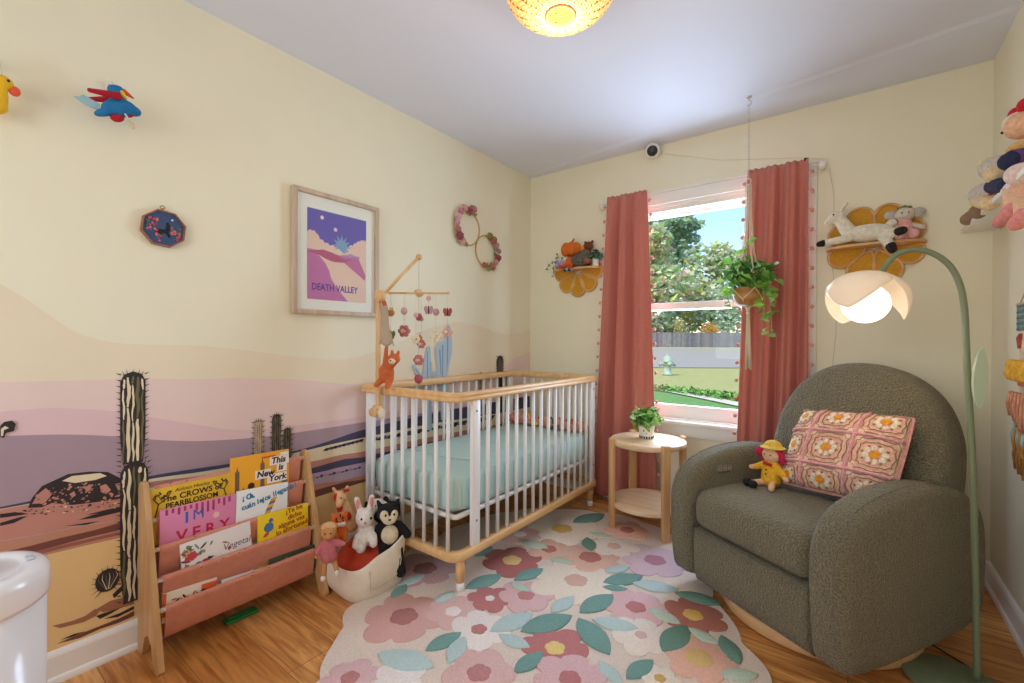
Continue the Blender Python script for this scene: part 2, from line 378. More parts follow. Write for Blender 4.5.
dk, br_, nv_, cr_, ol = mp_('ink', (48, 40, 40)), mp_('umber', (120, 70, 62)), mp_('navy', (72, 68, 94)), mp_('cream', (232, 216, 180)), mp_('olive', (112, 104, 70))
mural([(0, 561), (45, 549), (90, 537), (125, 529), (160, 522), (200, 514), (200, 505), (160, 512), (125, 521), (95, 530), (60, 538), (30, 546), (0, 553)], br_)
mural([(0, 565), (60, 549), (123, 534), (123, 531), (60, 545.5), (0, 560)], mp_('brick', (158, 96, 84)))
for a in ([(78, 520), (92, 515), (125, 508), (128, 510), (95, 518)], [(85, 515), (105, 510), (128, 505), (126, 507.5), (104, 513)], [(65, 526), (85, 523), (100, 521), (86, 525)], [(0, 514), (15, 512), (28, 514), (15, 516), (0, 518)], [(0, 523), (20, 517), (28, 516), (14, 523), (0, 526)]): mural(a, dk)
# rock
mural([(28, 508), (32, 498), (42, 486), (55, 480), (68, 474), (90, 471.5), (108, 472), (122, 479), (130, 490), (128, 498), (110, 502), (90, 505), (60, 509), (45, 507)], dk)
for a in ([(32, 504), (38, 494), (46, 488), (52, 494), (45, 503)], [(62, 481), (72, 476), (100, 473), (107, 476), (95, 480), (75, 483)], [(84, 488), (90, 484), (92, 489), (87, 492)], [(100, 486), (106, 484), (111, 490), (106, 494), (101, 492)], [(40, 508), (52, 503), (72, 505), (90, 503), (120, 499), (128, 499), (112, 505), (85, 508), (60, 512)], [(70, 494), (74, 491), (76, 495), (72, 498)], [(115, 484), (121, 483), (125, 490), (119, 492)]):
    mural(a, cr_ if a[0][0] == 62 else mp_('clay', (198, 138, 122)))
rq = random.Random(17); tx_ = [mp_('clay', (198, 138, 122)), mp_('rust', (164, 112, 84)), cr_]
for k in range(90):
    px_ = rq.uniform(36, 126); lo = 506-(px_-36)*.06; hi_ = 476+abs(px_-84)*.26+4; py_ = rq.uniform(hi_, lo); e = rq.uniform(.5, 2.2)
    mural([(px_-e, py_+e*.4), (px_-e*.2, py_-e*.7), (px_+e*1.2, py_-e*.5), (px_+e*.5, py_+e*.5)], tx_[0] if k % 4 else tx_[1+k % 2])
for k in range(60):
    px_ = rq.uniform(20, 128); py_ = 513-(px_-20)*.09+rq.uniform(-3, 4); e = rq.uniform(.8, 2.6); mural([(px_-e, py_), (px_, py_-e*.35), (px_+e, py_-e*.3), (px_+e*.2, py_+e*.25)], dk if k % 3 else cr_)
# streaks at the foot of the wall
for a, m in (([(56, 644), (75, 636), (100, 626), (120, 618), (134, 611), (134, 616), (118, 623), (100, 629), (80, 638)], br_), ([(52, 626), (72, 621), (85, 616), (95, 609), (100, 610), (96, 616), (84, 622), (60, 628)], mp_('rust', (164, 112, 84))), ([(95, 610), (110, 601), (125, 597), (134, 594), (134, 604), (118, 609), (104, 612)], mp_('rust', (164, 112, 84))),
             ([(96, 616), (110, 611), (122, 607), (112, 613), (100, 619)], dk), ([(104, 619), (120, 613), (134, 606), (134, 609), (118, 617)], dk), ([(60, 640), (74, 634), (86, 631), (72, 637)], dk)): mural(a, m)
# right part of the desert: bushes and stripes
for a in ([(311, 468.5), (330, 463), (345, 459), (366, 457), (366, 462), (340, 467), (325, 471), (311, 474)], [(313, 491), (330, 486), (345, 482), (366, 479), (366, 481.5), (340, 489), (325, 494), (315, 497.5)], [(366, 456), (400, 449), (450, 438), (500, 428), (500, 431), (450, 442), (400, 453), (366, 461)], [(366, 474), (420, 463), (500, 440), (500, 443), (420, 467), (366, 479)]): mural(a, nv_ if a[0][1] != 491 else br_)
for k in range(9): cx = 326+k*4.3; cy = 449.5-k*1.1; mural([(cx-3.4, cy+1.6), (cx, cy-1.4), (cx+3.6, cy-2), (cx+2, cy+1.2)], nv_ if k % 2 else dk)
for k in range(12): cx = 313+k*4.2; cy = 478-k*.95; mural([(cx-2.4, cy+1), (cx, cy-1.2+math.sin(k*2)), (cx+2.4, cy-.6), (cx+.6, cy+1.3)], nv_ if k % 3 else mp_('plum', (170, 146, 156)))
for k in range(14): cx = 372+k*9; cy = 440-k*1.7; mural([(cx-6, cy+2), (cx, cy-2), (cx+6, cy-3), (cx+3, cy+2)], dk if k % 2 else nv_)
def cactus(y, z0, z1, r, base_m, hi, stripes=5, spines=True):
    """upright column of a cactus on the mural: dark silhouette, ribs, spines (wall coordinates)"""
    mural([(y-r*.8, z0), (y+r*.8, z0), (y+r, z0+(z1-z0)*.3), (y+r, z1-r), (y+r*.7, z1-r*.3), (y, z1), (y-r*.7, z1-r*.3), (y-r, z1-r), (y-r, z0+(z1-z0)*.3)], base_m, False)
    for k in range(stripes):
        yy = y-r*.74+1.48*r*k/(stripes-1); w_ = r*.115*(1.25 if k % 2 else .8); top = z1-r*.40-abs(yy-y)*.5
        zz = z0+.006; seg = 0
        while zz < top-.01:
            ln = rnd.uniform(.10, .26) if r > .03 else rnd.uniform(.05, .12)
            ze = min(zz+ln, top); L_, R_ = [], []; nn = 9
            for q in range(nn+1):
                t = q/nn; z_ = zz+(ze-zz)*t; wob = r*.05*math.sin(z_*60+k*2)+rnd.uniform(-1, 1)*r*.03; ww = w_*(.25+.75*math.sin(PI*min(1, max(0, t*.94+.03)))**.5)*rnd.uniform(.75, 1.15)
                L_.append((yy+wob-ww, z_)); R_.append((yy+wob+ww, z_))
            mural(L_+R_[::-1], hi if (k+seg) % 4 else ol, False); zz = ze+.003; seg += 1
    if spines:
        n = int((z1-z0)/.022)
        for k in range(n):
            zz = z0+(z1-z0)*(k+.5)/n
            for sg in (-1, 1): mural([(y+sg*r*.95, zz-.002), (y+sg*(r+.014), zz+.007), (y+sg*r*.95, zz+.003)], dk, False)
        for k in range(5): a = PI*(k+.5)/5; mural([(y+r*.7*math.cos(a)-.002, z1-r*.5), (y+r*.9*math.cos(a), z1+.012*math.sin(a)), (y+r*.7*math.cos(a)+.002, z1-r*.5)], dk, False)
cactus(.482, .672, 1.005, .036, dk, cr_, 5)
cactus(.486, .17, .678, .040, dk, cr_, 5)

for a in range(15):
    an = PI*(-.25+.107*a); mural([(.412+.006*math.cos(an+1.57), .262), (.412+.050*math.cos(an), .268+.062*math.sin(an)), (.412-.006*math.cos(an+1.57), .262+.004)], dk, False)
mural([(.412+.033*math.cos(a*PI/8), .277+.04*math.sin(a*PI/8)) for a in range(16)], dk, False)
for k in range(6): mural([(.407+.002*k, .245), (.409+.002*k, .245), (.388+.0105*k, .285), (.392+.008*k, .305), (.386+.0105*k, .285)], cr_ if k % 2 else ol, False)
mural([(.425, .22), (.455, .245), (.455, .225), (.43, .205)], dk, False)
pal = mp_('cactus_tan', (190, 166, 140))
cactus(.914, .5, .768, .018, pal, mp_('cactus_brown', (140, 118, 100)), 4)
cactus(.992, .5, .785, .020, dk, ol, 4); cactus(1.042, .5, .715, .018, dk, ol, 4)
cb, cb2 = mp_('cactus_blue', (176, 196, 208)), mp_('cactus_slate', (128, 152, 174))
def saguaro(pts, m, inner):
    mural(pts, m); cx = sum(p[0] for p in pts)/len(pts)
    for q in inner: mural(q, cb2)
saguaro([(441, 420), (440, 395), (437, 372), (435, 350), (438, 342), (444, 341), (446, 328), (449, 324), (451, 332), (452, 342), (452, 352), (449, 366), (447, 380), (448, 420)], cb, [[(442, 345), (443.5, 345), (443, 380), (442, 400)], [(447, 335), (448.5, 333), (448, 360), (446.5, 375)], [(439, 350), (440.5, 349), (441.5, 375), (440.5, 375)]])
saguaro([(424, 430), (424, 400), (422, 378), (424, 360), (427, 347), (430, 346), (431, 356), (432, 372), (431, 385), (432, 430)], cb, [[(427, 352), (428, 351), (428.5, 385), (427, 395)], [(430, 362), (431, 362), (430.5, 385), (430, 385)]])
saguaro([(412, 366), (415, 364), (423, 378), (425, 388), (422, 388)], cb, [[(415, 369), (416, 368), (423, 382), (422, 384)]])
saguaro([(432, 384), (433, 372), (436, 370), (438, 378), (437, 386)], cb, [[(434.5, 374), (435.5, 374), (435, 384)]])
cactus(2.62, .6, 1.01, .04, dk, ol, 4); cactus(2.40, .6, .90, .02, pal, dk, 3, False)
# bud of a cactus at the left edge
mural([(0, 437), (4, 438), (6, 433), (14, 431), (16, 424), (12, 420.5), (4, 422), (0, 426)], dk); mural([(1, 436), (3, 436), (4, 430), (9, 428), (5, 426), (1, 429)], cr_)
struct(wl_.build('wall_left'))
# ------------------------------------------------------------------ crib
pine = WOOD('pine', (236, 196, 140), (220, 172, 112), .4, 5, 1, .12)
pineX = WOOD('pine_cross', (236, 196, 140), (220, 172, 112), .4, 5, 0, .12)
cwhite = M('crib_white_paint', (238, 236, 234), .35)
CX0, CX1, CY0, CY1 = -2.072, -1.35, 1.402, 2.79
crib = thing('crib', 'white slatted baby crib with natural pine rails and short pine legs along the mural wall', 'crib', (CX0, CY0, 0))
CW, CL = CX1-CX0, CY1-CY0
def rring(z0, z1, inset, w, r, m, seam=False):
    """rounded rectangular frame in plan"""
    mb = MB(); x0, x1, y0, y1 = inset, CW-inset, inset, CL-inset; k = 8
    def path(o, rr):
        out = []
        for cx, cy, a in ((x1-o-rr, y0+o+rr, -PI/2), (x1-o-rr, y1-o-rr, 0), (x0+o+rr, y1-o-rr, PI/2), (x0+o+rr, y0+o+rr, PI)):
            for i in range(k+1): out.append((cx+rr*math.cos(a+PI/2*i/k), cy+rr*math.sin(a+PI/2*i/k)))
        return out
    b = .004; zm = (z0+z1)/2
    prof = [(b, z0), (0, z0+b)]+([(0, zm-.003), (.003, zm), (0, zm+.003)] if seam else [])+[(0, z1-b), (b, z1), (w-b, z1), (w, z1-b), (w, z0+b), (w-b, z0)]
    rings = [[(x, y, z) for x, y in path(o, max(r-o, .006))] for o, z in prof]; n = len(rings[0]); vs = [p for q in rings for p in q]; N = len(rings)
    fs = [[i*n+j, i*n+(j+1) % n, ((i+1) % N)*n+(j+1) % n, ((i+1) % N)*n+j] for i in range(N) for j in range(n)]
    mb.add(vs, fs, m); return mb
o = rring(.850, .889, 0, .042, .065, pine, True); o.build('top_rail', crib)
rring(.150, .188, 0, .042, .065, pine).build('bottom_rail', crib)
rring(.318, .338, .045, .022, .03, cwhite).build('mattress_frame', crib)
for x in (.02, CW-.02):
    for y in ((.146 if x > .3 else .075), CL-.075):
        p = MB(); p.box((x, y, .519), (.020, .052, .664), cwhite, .003); p.box((x+(.008 if x > .3 else -.008), y+.03*(1 if y > 1 else -1)*0, .519), (.006, .044, .655), cwhite, .002)
        q = p.build('corner_post', crib)
        if x > .3:
            for z in (.30, .80): s = MB(Matrix.Translation((x+.0115, y, z))); s.ell((0, 0, 0), (.003, .006, .006), M('steel', (150, 150, 150), .3, metal=1), nu=8, nv=6); s.build('bolt', q)
for i in range(15):
    y = 1.637-CY0+(2.633-1.637)/13*i-.0
    if y > CL-.12: continue
    for x in (.02, CW-.02):
        s = MB(); s.tube([(x, y, .186), (x, y, .852)], .0094, cwhite, 10); s.build('slat', crib)
for i in range(9):
    x = -1.957-CX0+(.540/7)*i-.0
    for y in (.02, CL-.02):
        if .03 < x < CW-.03: s = MB(); s.tube([(x, y, .186), (x, y, .852)], .0094, cwhite, 10); s.build('slat', crib)
for x, y in ((.045, .06), (CW-.03, .06), (.045, CL-.05), (CW-.045, CL-.05)):
    l_ = MB(); l_.lathe([(0, .152), (.021, .152), (.019, .05), (0, .05)], WOOD('pine_leg', (236, 196, 140), (220, 172, 112), .4, 5, 2, .12), 20, (x, y, 0)); q = l_.build('leg', crib)
    f = MB(); f.lathe([(0, .05), (.0192, .05), (.018, .014), (.0165, .0125), (0, .0125)], cwhite, 20, (x, y, 0)); tag(f.build('leg_tip', q), 'white leg tip')
# mattress under a mint sheet
mint = M('mint_sheet', (186, 214, 208), .8, var=.03, scale=9, bump=.25, bscale=26, bdist=.006)
mt = thing('crib_mattress', 'thick crib mattress under a mint green fitted sheet', 'mattress', (CX0+CW/2, CY0+CL/2, .338))
ms = MB()
def mattf(u, v):
    hw, hl, h = CW/2-.05, CL/2-.052, .168
    a = 2*PI*u; e = .16
    pw = lambda x: math.copysign(abs(x)**e, x)
    x, y = hw*pw(math.cos(a)), hl*pw(math.sin(a))
    pr = [(.88, 0), (.985, .008), (1, .03), (1, .09), (1, .14), (.985, .158), (.95, .166), (.7, .17), (.4, .171), (.01, .171)]
    i = min(int(v*(len(pr)-1)+1e-6), len(pr)-1); k, z = pr[i]
    z += .004*math.sin(x*9+y*4)*(1 if k < .95 else 0)
    wv = .0035*math.sin(u*2*PI*34)*(1-abs(z-.08)/.09) if k >= .98 else 0
    return (x*k+wv*math.cos(a), y*k+wv*math.sin(a), z)
ms.surf(mattf, 220, 10, mint, cu=True); ms.build('fitted_sheet', mt)
for i in range(0): pass
pp = MB(); pp.tube(catmull([(-.31, -.5, .172), (-.15, -.42, .176), (0, -.43, .176), (.2, -.36, .174)], 5), .003, mint, 6); pp.build('sheet_seam', mt)
# floral roll across the far end of the mattress
cols = [(196, 84, 70), (222, 150, 130), (228, 186, 80), (70, 110, 80), (206, 120, 110), (236, 214, 196), (90, 130, 120)]
roll = thing('bolster', 'narrow floral bolster lying across the far end of the crib mattress', 'bolster', (CX0+CW/2, CY1-.105, .545))
rb = MB(); rr = random.Random(3)
rb.cap((-.29, 0, 0), (.29, 0, 0), .036, .036, M('bolster_cloth', (214, 150, 128), .85, bump=.3), 14); rb.build('cover', roll)
for i in range(46):
    x = rr.uniform(-.29, .29); a = rr.uniform(-.7, 2.6); c = cols[min(6, int((x+.3)/.62*5+rr.uniform(-.4, 1.6)))]
    f = MB(); rad = rr.uniform(.009, .016)
    f.ell((x, -.034*math.sin(a), .034*math.cos(a)*1), (rad, rad*.75, rad), M('bolster_flower_%d_%d_%d' % c, c, .85), nu=8, nv=6); f.build('felt_flower', roll)
# ------------------------------------------------------------------ mobile on the crib end
beech = WOOD('beech', (232, 196, 144), (216, 172, 116), .45, 5, 2, .15)
mx, my = -1.855, 1.385
mob = thing('crib_mobile', 'wooden crib mobile arm with felt bees and flowers hanging from its cross bars', 'mobile', (mx, my, .73))
L = Matrix.Translation((-mx, -my, -.73)); W_ = lambda: MB(L)
a = W_(); a.span((mx-.013, my-.016, .80), (mx+.013, my+.0, 1.335), beech, .004); a.build('post', mob)
a = W_(); a.box((mx, my-.008, .770), (.075, .030, .062), beech, .022, 4); a.box((mx, my-.028, .768), (.044, .018, .044), beech, .014, 4); a.ell((mx-.03, my-.018, .765), (.022, .018, .022), beech); q = a.build('clamp', mob)
a = W_(); a.tube([(mx+.03, my-.03, .77), (mx+.05, my-.03, .77)], .012, beech, 12); a.ell((mx+.055, my-.028, .768), (.012, .020, .026), M('clamp_pad', (228, 216, 196), .6)); a.build('screw_knob', q)
hub = at(380, 296, y=my-.018); tip = at(419, 257, y=1.56); ctr = V((tip.x, tip.y, at(420, 293, y=1.56).z))
a = W_(); Tm = Matrix.Translation((hub.x, hub.y, 1.335)) @ Matrix.Rotation(PI/2, 4, 'X'); a.lathe([(0, -.016), (.026, -.016), (.029, -.012), (.029, .012), (.026, .016), (0, .016)], beech, 24, Mx=Tm); a.build('joint_disc', mob)
a = W_(); a.tube([(hub.x+.01, my-.004, 1.345), tuple(tip)], .0085, beech, 10); a.build('arm', mob)
a = W_(); a.ell(tip, (.016, .016, .016), beech); a.build('arm_knob', mob)
string = M('string', (214, 206, 190), .9)
a = W_(); a.tube([tip, ctr], .0016, string, 6); a.build('cord', mob)
bl = .19; ang = .25
dirs = [V((math.cos(ang), math.sin(ang), 0)), V((-math.sin(ang), math.cos(ang), 0))]
d0 = V((_R0.x, _R0.y, 0)); dirs = [d0, V((-d0.y, d0.x, 0))]
ctr.z += 0
for d in dirs:
    a = W_(); h = .150 if d is dirs[0] else .075
    a.tube([ctr-d*h, ctr+d*h], .0052, beech, 10); q = a.build('cross_bar', mob)
    for s in (-1, 1):
        b = W_(); b.ell(ctr+d*h*s, .009, beech, nu=10, nv=7); b.build('end_bead', q)
a = W_(); a.ell(ctr, .021, beech); a.build('hub_ball', mob)
felt = lambda n, c: M('felt_'+n, c, .95, bump=.3, bscale=200)
fc = dict(pink=(206, 130, 130), rose=(176, 84, 92), mustard=(196, 140, 74), brown=(96, 58, 44), cream=(232, 218, 190), green=(120, 134, 70), lilac=(190, 150, 160), dust=(216, 176, 166))
def f_bee(m, p):
    a = MB(m); a.ell(p, (.022, .017, .017), felt('mustard', fc['mustard'])); b = a.build('felt_bee', mob)
    for k in (-.009, .004): c = MB(m); c.ell(V(p)+V((k, 0, 0)), (.0035, .0175, .0175), felt('brown', fc['brown']), nu=12, nv=8); c.build('stripe', b)
    for s in (-1, 1): c = MB(m); c.ell(V(p)+V((.002, s*.008, .02)), (.008, .004, .012), felt('cream', fc['cream']), nu=8, nv=6); c.build('wing', b)
def f_flower(m, p, c, r=.024):
    a = MB(m)
    for k in range(6):
        an = PI*k/3; a.ell(V(p)+d0*(math.cos(an)*r*.62)+V((0, 0, math.sin(an)*r*.62)), (r*.42, r*.4, r*.42), felt(c, fc[c]), nu=8, nv=6)
    a.ell(V(p)-V((0, .01, 0)), r*.34, felt('cream', fc['cream']), nu=8, nv=6); a.build('felt_flower', mob)
def f_ball(m, p, c, r=.016):
    a = MB(m); a.ell(p, (r, r, r*1.1), felt(c, fc[c]), nu=10, nv=8); a.build('felt_ball', mob)
def f_fly(m, p, c):
    a = MB(m)
    for s in (-1, 1):
        a.ell(V(p)+d0*s*.014+V((0, 0, .006)), (.014, .006, .016), felt(c, fc[c]), nu=8, nv=6); a.ell(V(p)+d0*s*.01-V((0, 0, .01)), (.01, .006, .012), felt(c, fc[c]), nu=8, nv=6)
    a.cap(V(p)-V((0, 0, .016)), V(p)+V((0, 0, .018)), .004, .004, felt('brown', fc['brown']), 6); a.build('felt_butterfly', mob)
m = L
def drop(bp, items):
    """items: (z pixel row, maker)"""
    zl = bp.z
    for row, mk in items:
        s_ = (bp-V((0, 0, HC))).dot(_F); p = V((bp.x, bp.y, HC+(340.5-row)/FPX*s_)); zl = min(zl, p.z); mk(p)
    a = W_(); a.tube([bp, (bp.x, bp.y, zl)], .0011, string, 5); a.build('thread', mob)
drop(ctr-dirs[0]*.143, [(314, lambda p: f_bee(m, p)), (336, lambda p: f_fly(m, p, 'green'))])
drop(ctr-dirs[0]*.075, [(312, lambda p: f_ball(m, p, 'dust', .018)), (332, lambda p: f_flower(m, p, 'pink', .032))])
drop(V(ctr), [(318, lambda p: f_ball(m, p, 'rose', .018)), (339, lambda p: f_bee(m, p)), (361, lambda p: f_flower(m, p, 'pink', .028)), (380, lambda p: f_ball(m, p, 'rose', .022))])
drop(ctr+dirs[0]*.05, [(299, lambda p: f_ball(m, p, 'dust', .013)), (311, lambda p: f_fly(m, p, 'lilac'))])
drop(ctr+dirs[0]*.088, [(313, lambda p: f_ball(m, p, 'lilac', .017)), (338, lambda p: f_flower(m, p, 'cream', .028))])
drop(ctr+dirs[0]*.147, [(313, lambda p: f_fly(m, p, 'rose')), (333, lambda p: f_flower(m, p, 'dust', .028))])
drop(ctr-dirs[1]*.068, [(316, lambda p: f_ball(m, p, 'dust', .012)), (340, lambda p: f_flower(m, p, 'cream', .022))])
drop(ctr+dirs[1]*.068, [(320, lambda p: f_ball(m, p, 'lilac', .012)), (345, lambda p: f_flower(m, p, 'pink', .024))])
def plush(name, label, cat, loc, rot, parts, group=None, scale=1):
    """parts: (part name, material, shapes, voxel) ; shapes 'e' centre radii rot / 'c' p0 p1 r0 r1"""
    t = thing(name, label, cat, loc, rot, group); made = {}
    for pn, mt_, shapes, vox in parts:
        par = t
        if '>' in pn: pa, pn = pn.split('>'); par = made[pa]
        b = MB(Matrix.Scale(scale, 4))
        for s in shapes:
            if s[0] == 'e': b.ell(s[1], s[2], mt_, s[3] if len(s) > 3 else None, 14, 10)
            else: b.cap(s[1], s[2], s[3], s[4], mt_, 10)
        made[pn] = b.build(pn, par, remesh=vox*scale if vox else 0)
    return t
fur = lambda n, c, k=.8: M('plush_'+n, c, .95, var=.1, scale=60, bump=k, bscale=260, bdist=.006)
crochet = lambda n, c: M('crochet_'+n, c, .95, var=.12, scale=90, bump=.8, bscale=160, bdist=.004)
blk = M('bead_black', (16, 14, 14), .2)
# little orange fox hanging from the mobile post, a grey comfort cloth beside it
fx = at(391, 362, y=my-.0); fx = V((mx+.085, my-.01, fx.z-.02))
plush('fox_plush', 'small orange fox plush hanging from the top of the crib mobile post', 'plush toy', tuple(fx), (0, 0, .2), [
    ('body', fur('fox', (206, 108, 58)), [('e', (-.012, 0, -.028), (.034, .028, .042)), ('e', (.034, -.01, .03), (.026, .024, .022)), ('c', (-.03, 0, -.05), (-.045, -.02, -.075), .014, .012), ('c', (.01, 0, -.05), (.012, -.022, -.078), .014, .012), ('c', (.0, 0, 0), (.03, -.005, .025), .02, .02), ('e', (.02, -.005, .056), (.008, .006, .012)), ('e', (.052, -.005, .054), (.008, .006, .012)), ('c', (-.02, 0, 0), (-.012, 0, .075), .012, .008)], .004),
    ('muzzle', fur('cream', (238, 220, 196)), [('e', (.042, -.03, .022), (.014, .014, .012))], .003),
    ('nose', blk, [('e', (.046, -.044, .025), (.004, .004, .003))], 0), ('eye', blk, [('e', (.026, -.028, .038), (.003, .003, .003))], 0)], scale=1.2)
cl = MB(); 
def clothf(u, v): return (.002*math.sin(v*9)-.03-.018*math.sin(v*PI)*u+.115*u*(.45+.55*v), .01*math.sin(u*7+v*3)-.022, -.185*v+.01*math.sin(u*10)*v)
cl.surf(clothf, 10, 14, M('grey_muslin', (178, 160, 140), .9, bump=.3)); o = cl.build('comfort_cloth', loc=(mx+.062, my-.002, 1.285)); d = o.modifiers.new('t', 'SOLIDIFY'); d.thickness = .004
tag(o, 'limp grey brown muslin cloth hanging beside the crib mobile post', 'cloth')
c = at(389, 308, y=my); st_ = MB(); st_.tube([(mx+.012, my+.004, 1.33), (mx+.028, my+.006, 1.30), (mx+.035, my+.008, 1.27)], [.006, .011, .010], felt('orange', (206, 92, 60)), 10); o = st_.build('felt_strap'); tag(o, 'orange felt strap looped at the joint of the crib mobile', 'strap')
# ------------------------------------------------------------------ framed print on the left wall
def wall_thing(name, label, cat, loc, F, group=None): return thing(name, label, cat, loc, F, group)
pc = (1.29, 1.541); PWd, PHt = .472, .592
fr = thing('framed_print', 'large pale wood framed poster of pink dunes under a violet sky', 'picture', (XL+.0025, pc[0], pc[1]), FACE_PX)
oakp = WOOD('frame_wood', (206, 186, 164), (186, 162, 138), .5, 5, 1, .15); fw = .021
f = MB()
for a in (-1, 1):
    f.box((a*(PWd/2-fw/2), 0, .0145), (fw, PHt, .027), oakp, .002); f.box((0, a*(PHt/2-fw/2), .0145), (PWd-2*fw, fw, .027), oakp, .002)
f.build('frame', fr)
b = MB(); b.box((0, 0, .009), (PWd-2*fw, PHt-2*fw, .006), M('mat_board', (252, 246, 236), .8)); b.build('mat_board', fr)
po = MB(); w2, h2 = .163, .218; ya_ = 1.291-pc[0]; za = 1.535-pc[1]
def PP(pts, m, k): po.poly([(x*w2+ya_, y*h2+za, .0122+k*.00015) for x, y in pts], m)
pm = lambda n, c: M('print_'+n, c, .6)
PP([(-1, -1), (1, -1), (1, 1), (-1, 1)], pm('violet', (116, 100, 186)), 0)
cl = [(-1, .46)]
for i, (x, y) in enumerate([(-.85, .50), (-.72, .46), (-.6, .34), (-.45, .28), (-.28, .24), (-.1, .22), (.05, .2), (.2, .22), (.34, .28), (.5, .33), (.62, .40), (.75, .46), (.9, .5), (1, .48)]):
    px_, py_ = cl[-1]; cl += [((px_*2+x)/3, (py_*2+y)/3+.03), ((px_+2*x)/3, (py_+2*y)/3+.04), (x, y)]
PP([(-1, -1)]+[(1, -1)]+cl[::-1], pm('cloud', (246, 208, 190)), 1)
st = []
for i in range(24):
    a = 2*PI*i/24; r_ = .34 if i % 2 == 0 else .17; st.append((.12+r_*math.cos(a), .27+r_*math.sin(a)*.82))
PP([p for p in st], pm('sunburst', (142, 174, 206)), 2)
PP([(-1, -1), (1, -1), (1, .1)]+[(1-.1*i, .16+.05*math.sin(i*1.4)) for i in range(1, 20)]+[(-1, .08)], pm('cloud', (246, 208, 190)), 3)
PP([(.1, .08), (.3, .09), (.42, .14), (.58, .1), (.74, .1), (.74, .02), (.2, -.02)], pm('lilac', (196, 150, 196)), 4)
PP([(-1, .1), (-.85, .1), (-.4, .1), (0, .06), (.3, .04), (.6, .06), (.72, .04), (.98, -.34), (.95, -.46), (.2, -.1), (-1, -.05)], pm('magenta', (208, 120, 164)), 5)
PP([(-1, .04), (-.5, .13), (-.2, .09), (.2, -.02), (.5, .01), (.2, -.1), (-.2, -.12), (-.6, -.02), (-1, -.02)], pm('crimson', (196, 96, 126)), 6)
PP([(-.66, -.0), (-.4, -.08), (0, -.14), (.4, -.28), (.8, -.44), (.98, -.46), (1, -1), (.3, -1), (-.1, -.7), (-.3, -.5), (-.34, -.32), (-.5, -.14)], pm('cloud', (246, 208, 190)), 7)
PP([(-1, .02), (-.75, .02), (-.6, -.04), (-.42, -.18), (-.3, -.34), (-.24, -.5), (-.04, -.72), (.34, -1), (-1, -1)], pm('orchid', (206, 122, 176)), 8)
for x, y in ((-.54, .84), (-.1, .63)): PP([(x+.06*math.cos(a*PI/7), y+.045*math.sin(a*PI/7)) for a in range(14)], pm('star', (250, 226, 214)), 9)
po.text('DEATH VALLEY', 0.046, ya_-.142, za-.172, pm('ink', (92, 66, 150)), .0140, 0, .0001, .0008, sx=.80)
po.build('print', fr)
g = MB(); g.box((0, 0, .021), (PWd-2*fw, PHt-2*fw, .002), glass); g.build('glazing', fr)
# octagonal embroidery
em = thing('embroidery_hoop', 'small octagonal embroidery of a dark horse among red flowers on navy cloth', 'embroidery', (XL+.003, .57, 1.538), FACE_PX)
R8 = [(.073*math.cos(PI/8+k*PI/4-.12)*1.0, .073*math.sin(PI/8+k*PI/4-.12)*.98) for k in range(8)]
h = MB(); wd = M('hoop_wood', (150, 98, 74), .5); inn = [(x*.925, y*.925) for x, y in R8]
for k in range(8):
    a, b_, c_, d_ = R8[k], R8[(k+1) % 8], inn[(k+1) % 8], inn[k]; h.prism([a, b_, c_, d_], 0, .016, wd)
h.build('frame', em)
cb_ = MB(); cb_.prism(inn, .002, .011, M('navy_cloth', (62, 84, 122), .9, bump=.4, bscale=500)); cols2 = {'r': (214, 70, 70), 'p': (222, 110, 130), 'g': (92, 120, 76), 'k': (22, 24, 28), 'w': (236, 226, 226)}
em_m = lambda k: M('thread_'+k, cols2[k], .8)
horse = [(-.026, -.012), (-.014, -.004), (.004, -.004), (.008, .012), (.006, .022), (.014, .024), (.019, .012), (.017, -.004), (.014, -.014), (.02, -.03), (.014, -.032), (.008, -.02), (-.006, -.018), (-.008, -.03), (-.014, -.031), (-.016, -.018), (-.024, -.03), (-.03, -.028), (-.026, -.018)]
cb_.prism(horse, .011, .0122, em_m('k'))
rr = random.Random(5)
for cx, cy, n in ((-.034, .022, 14), (-.036, -.002, 10), (.038, -.006, 12), (.034, -.026, 10), (-.016, -.034, 8)):
    for i in range(n):
        x, y = cx+rr.uniform(-.015, .015), cy+rr.uniform(-.014, .014); r_ = rr.uniform(.0025, .0055); cb_.ell((x, y, .0118), (r_, r_, .0015), em_m('rpg'[i % 3]), nu=8, nv=5)
cb_.ell((.026, .036, .0118), (.004, .004, .0015), em_m('w'), nu=8, nv=5); cb_.build('stitched_cloth', em)
r_ = MB(); r_.tube([(.007*math.cos(a*PI/6)-.004, .078+.007*math.sin(a*PI/6), .009) for a in range(12)], .0018, M('brass', (190, 150, 80), .3, metal=1), 8, closed=True); r_.box((-.004, .071, .009), (.005, .01, .006), M('brass', (190, 150, 80)), .001); r_.build('hanging_ring', em)
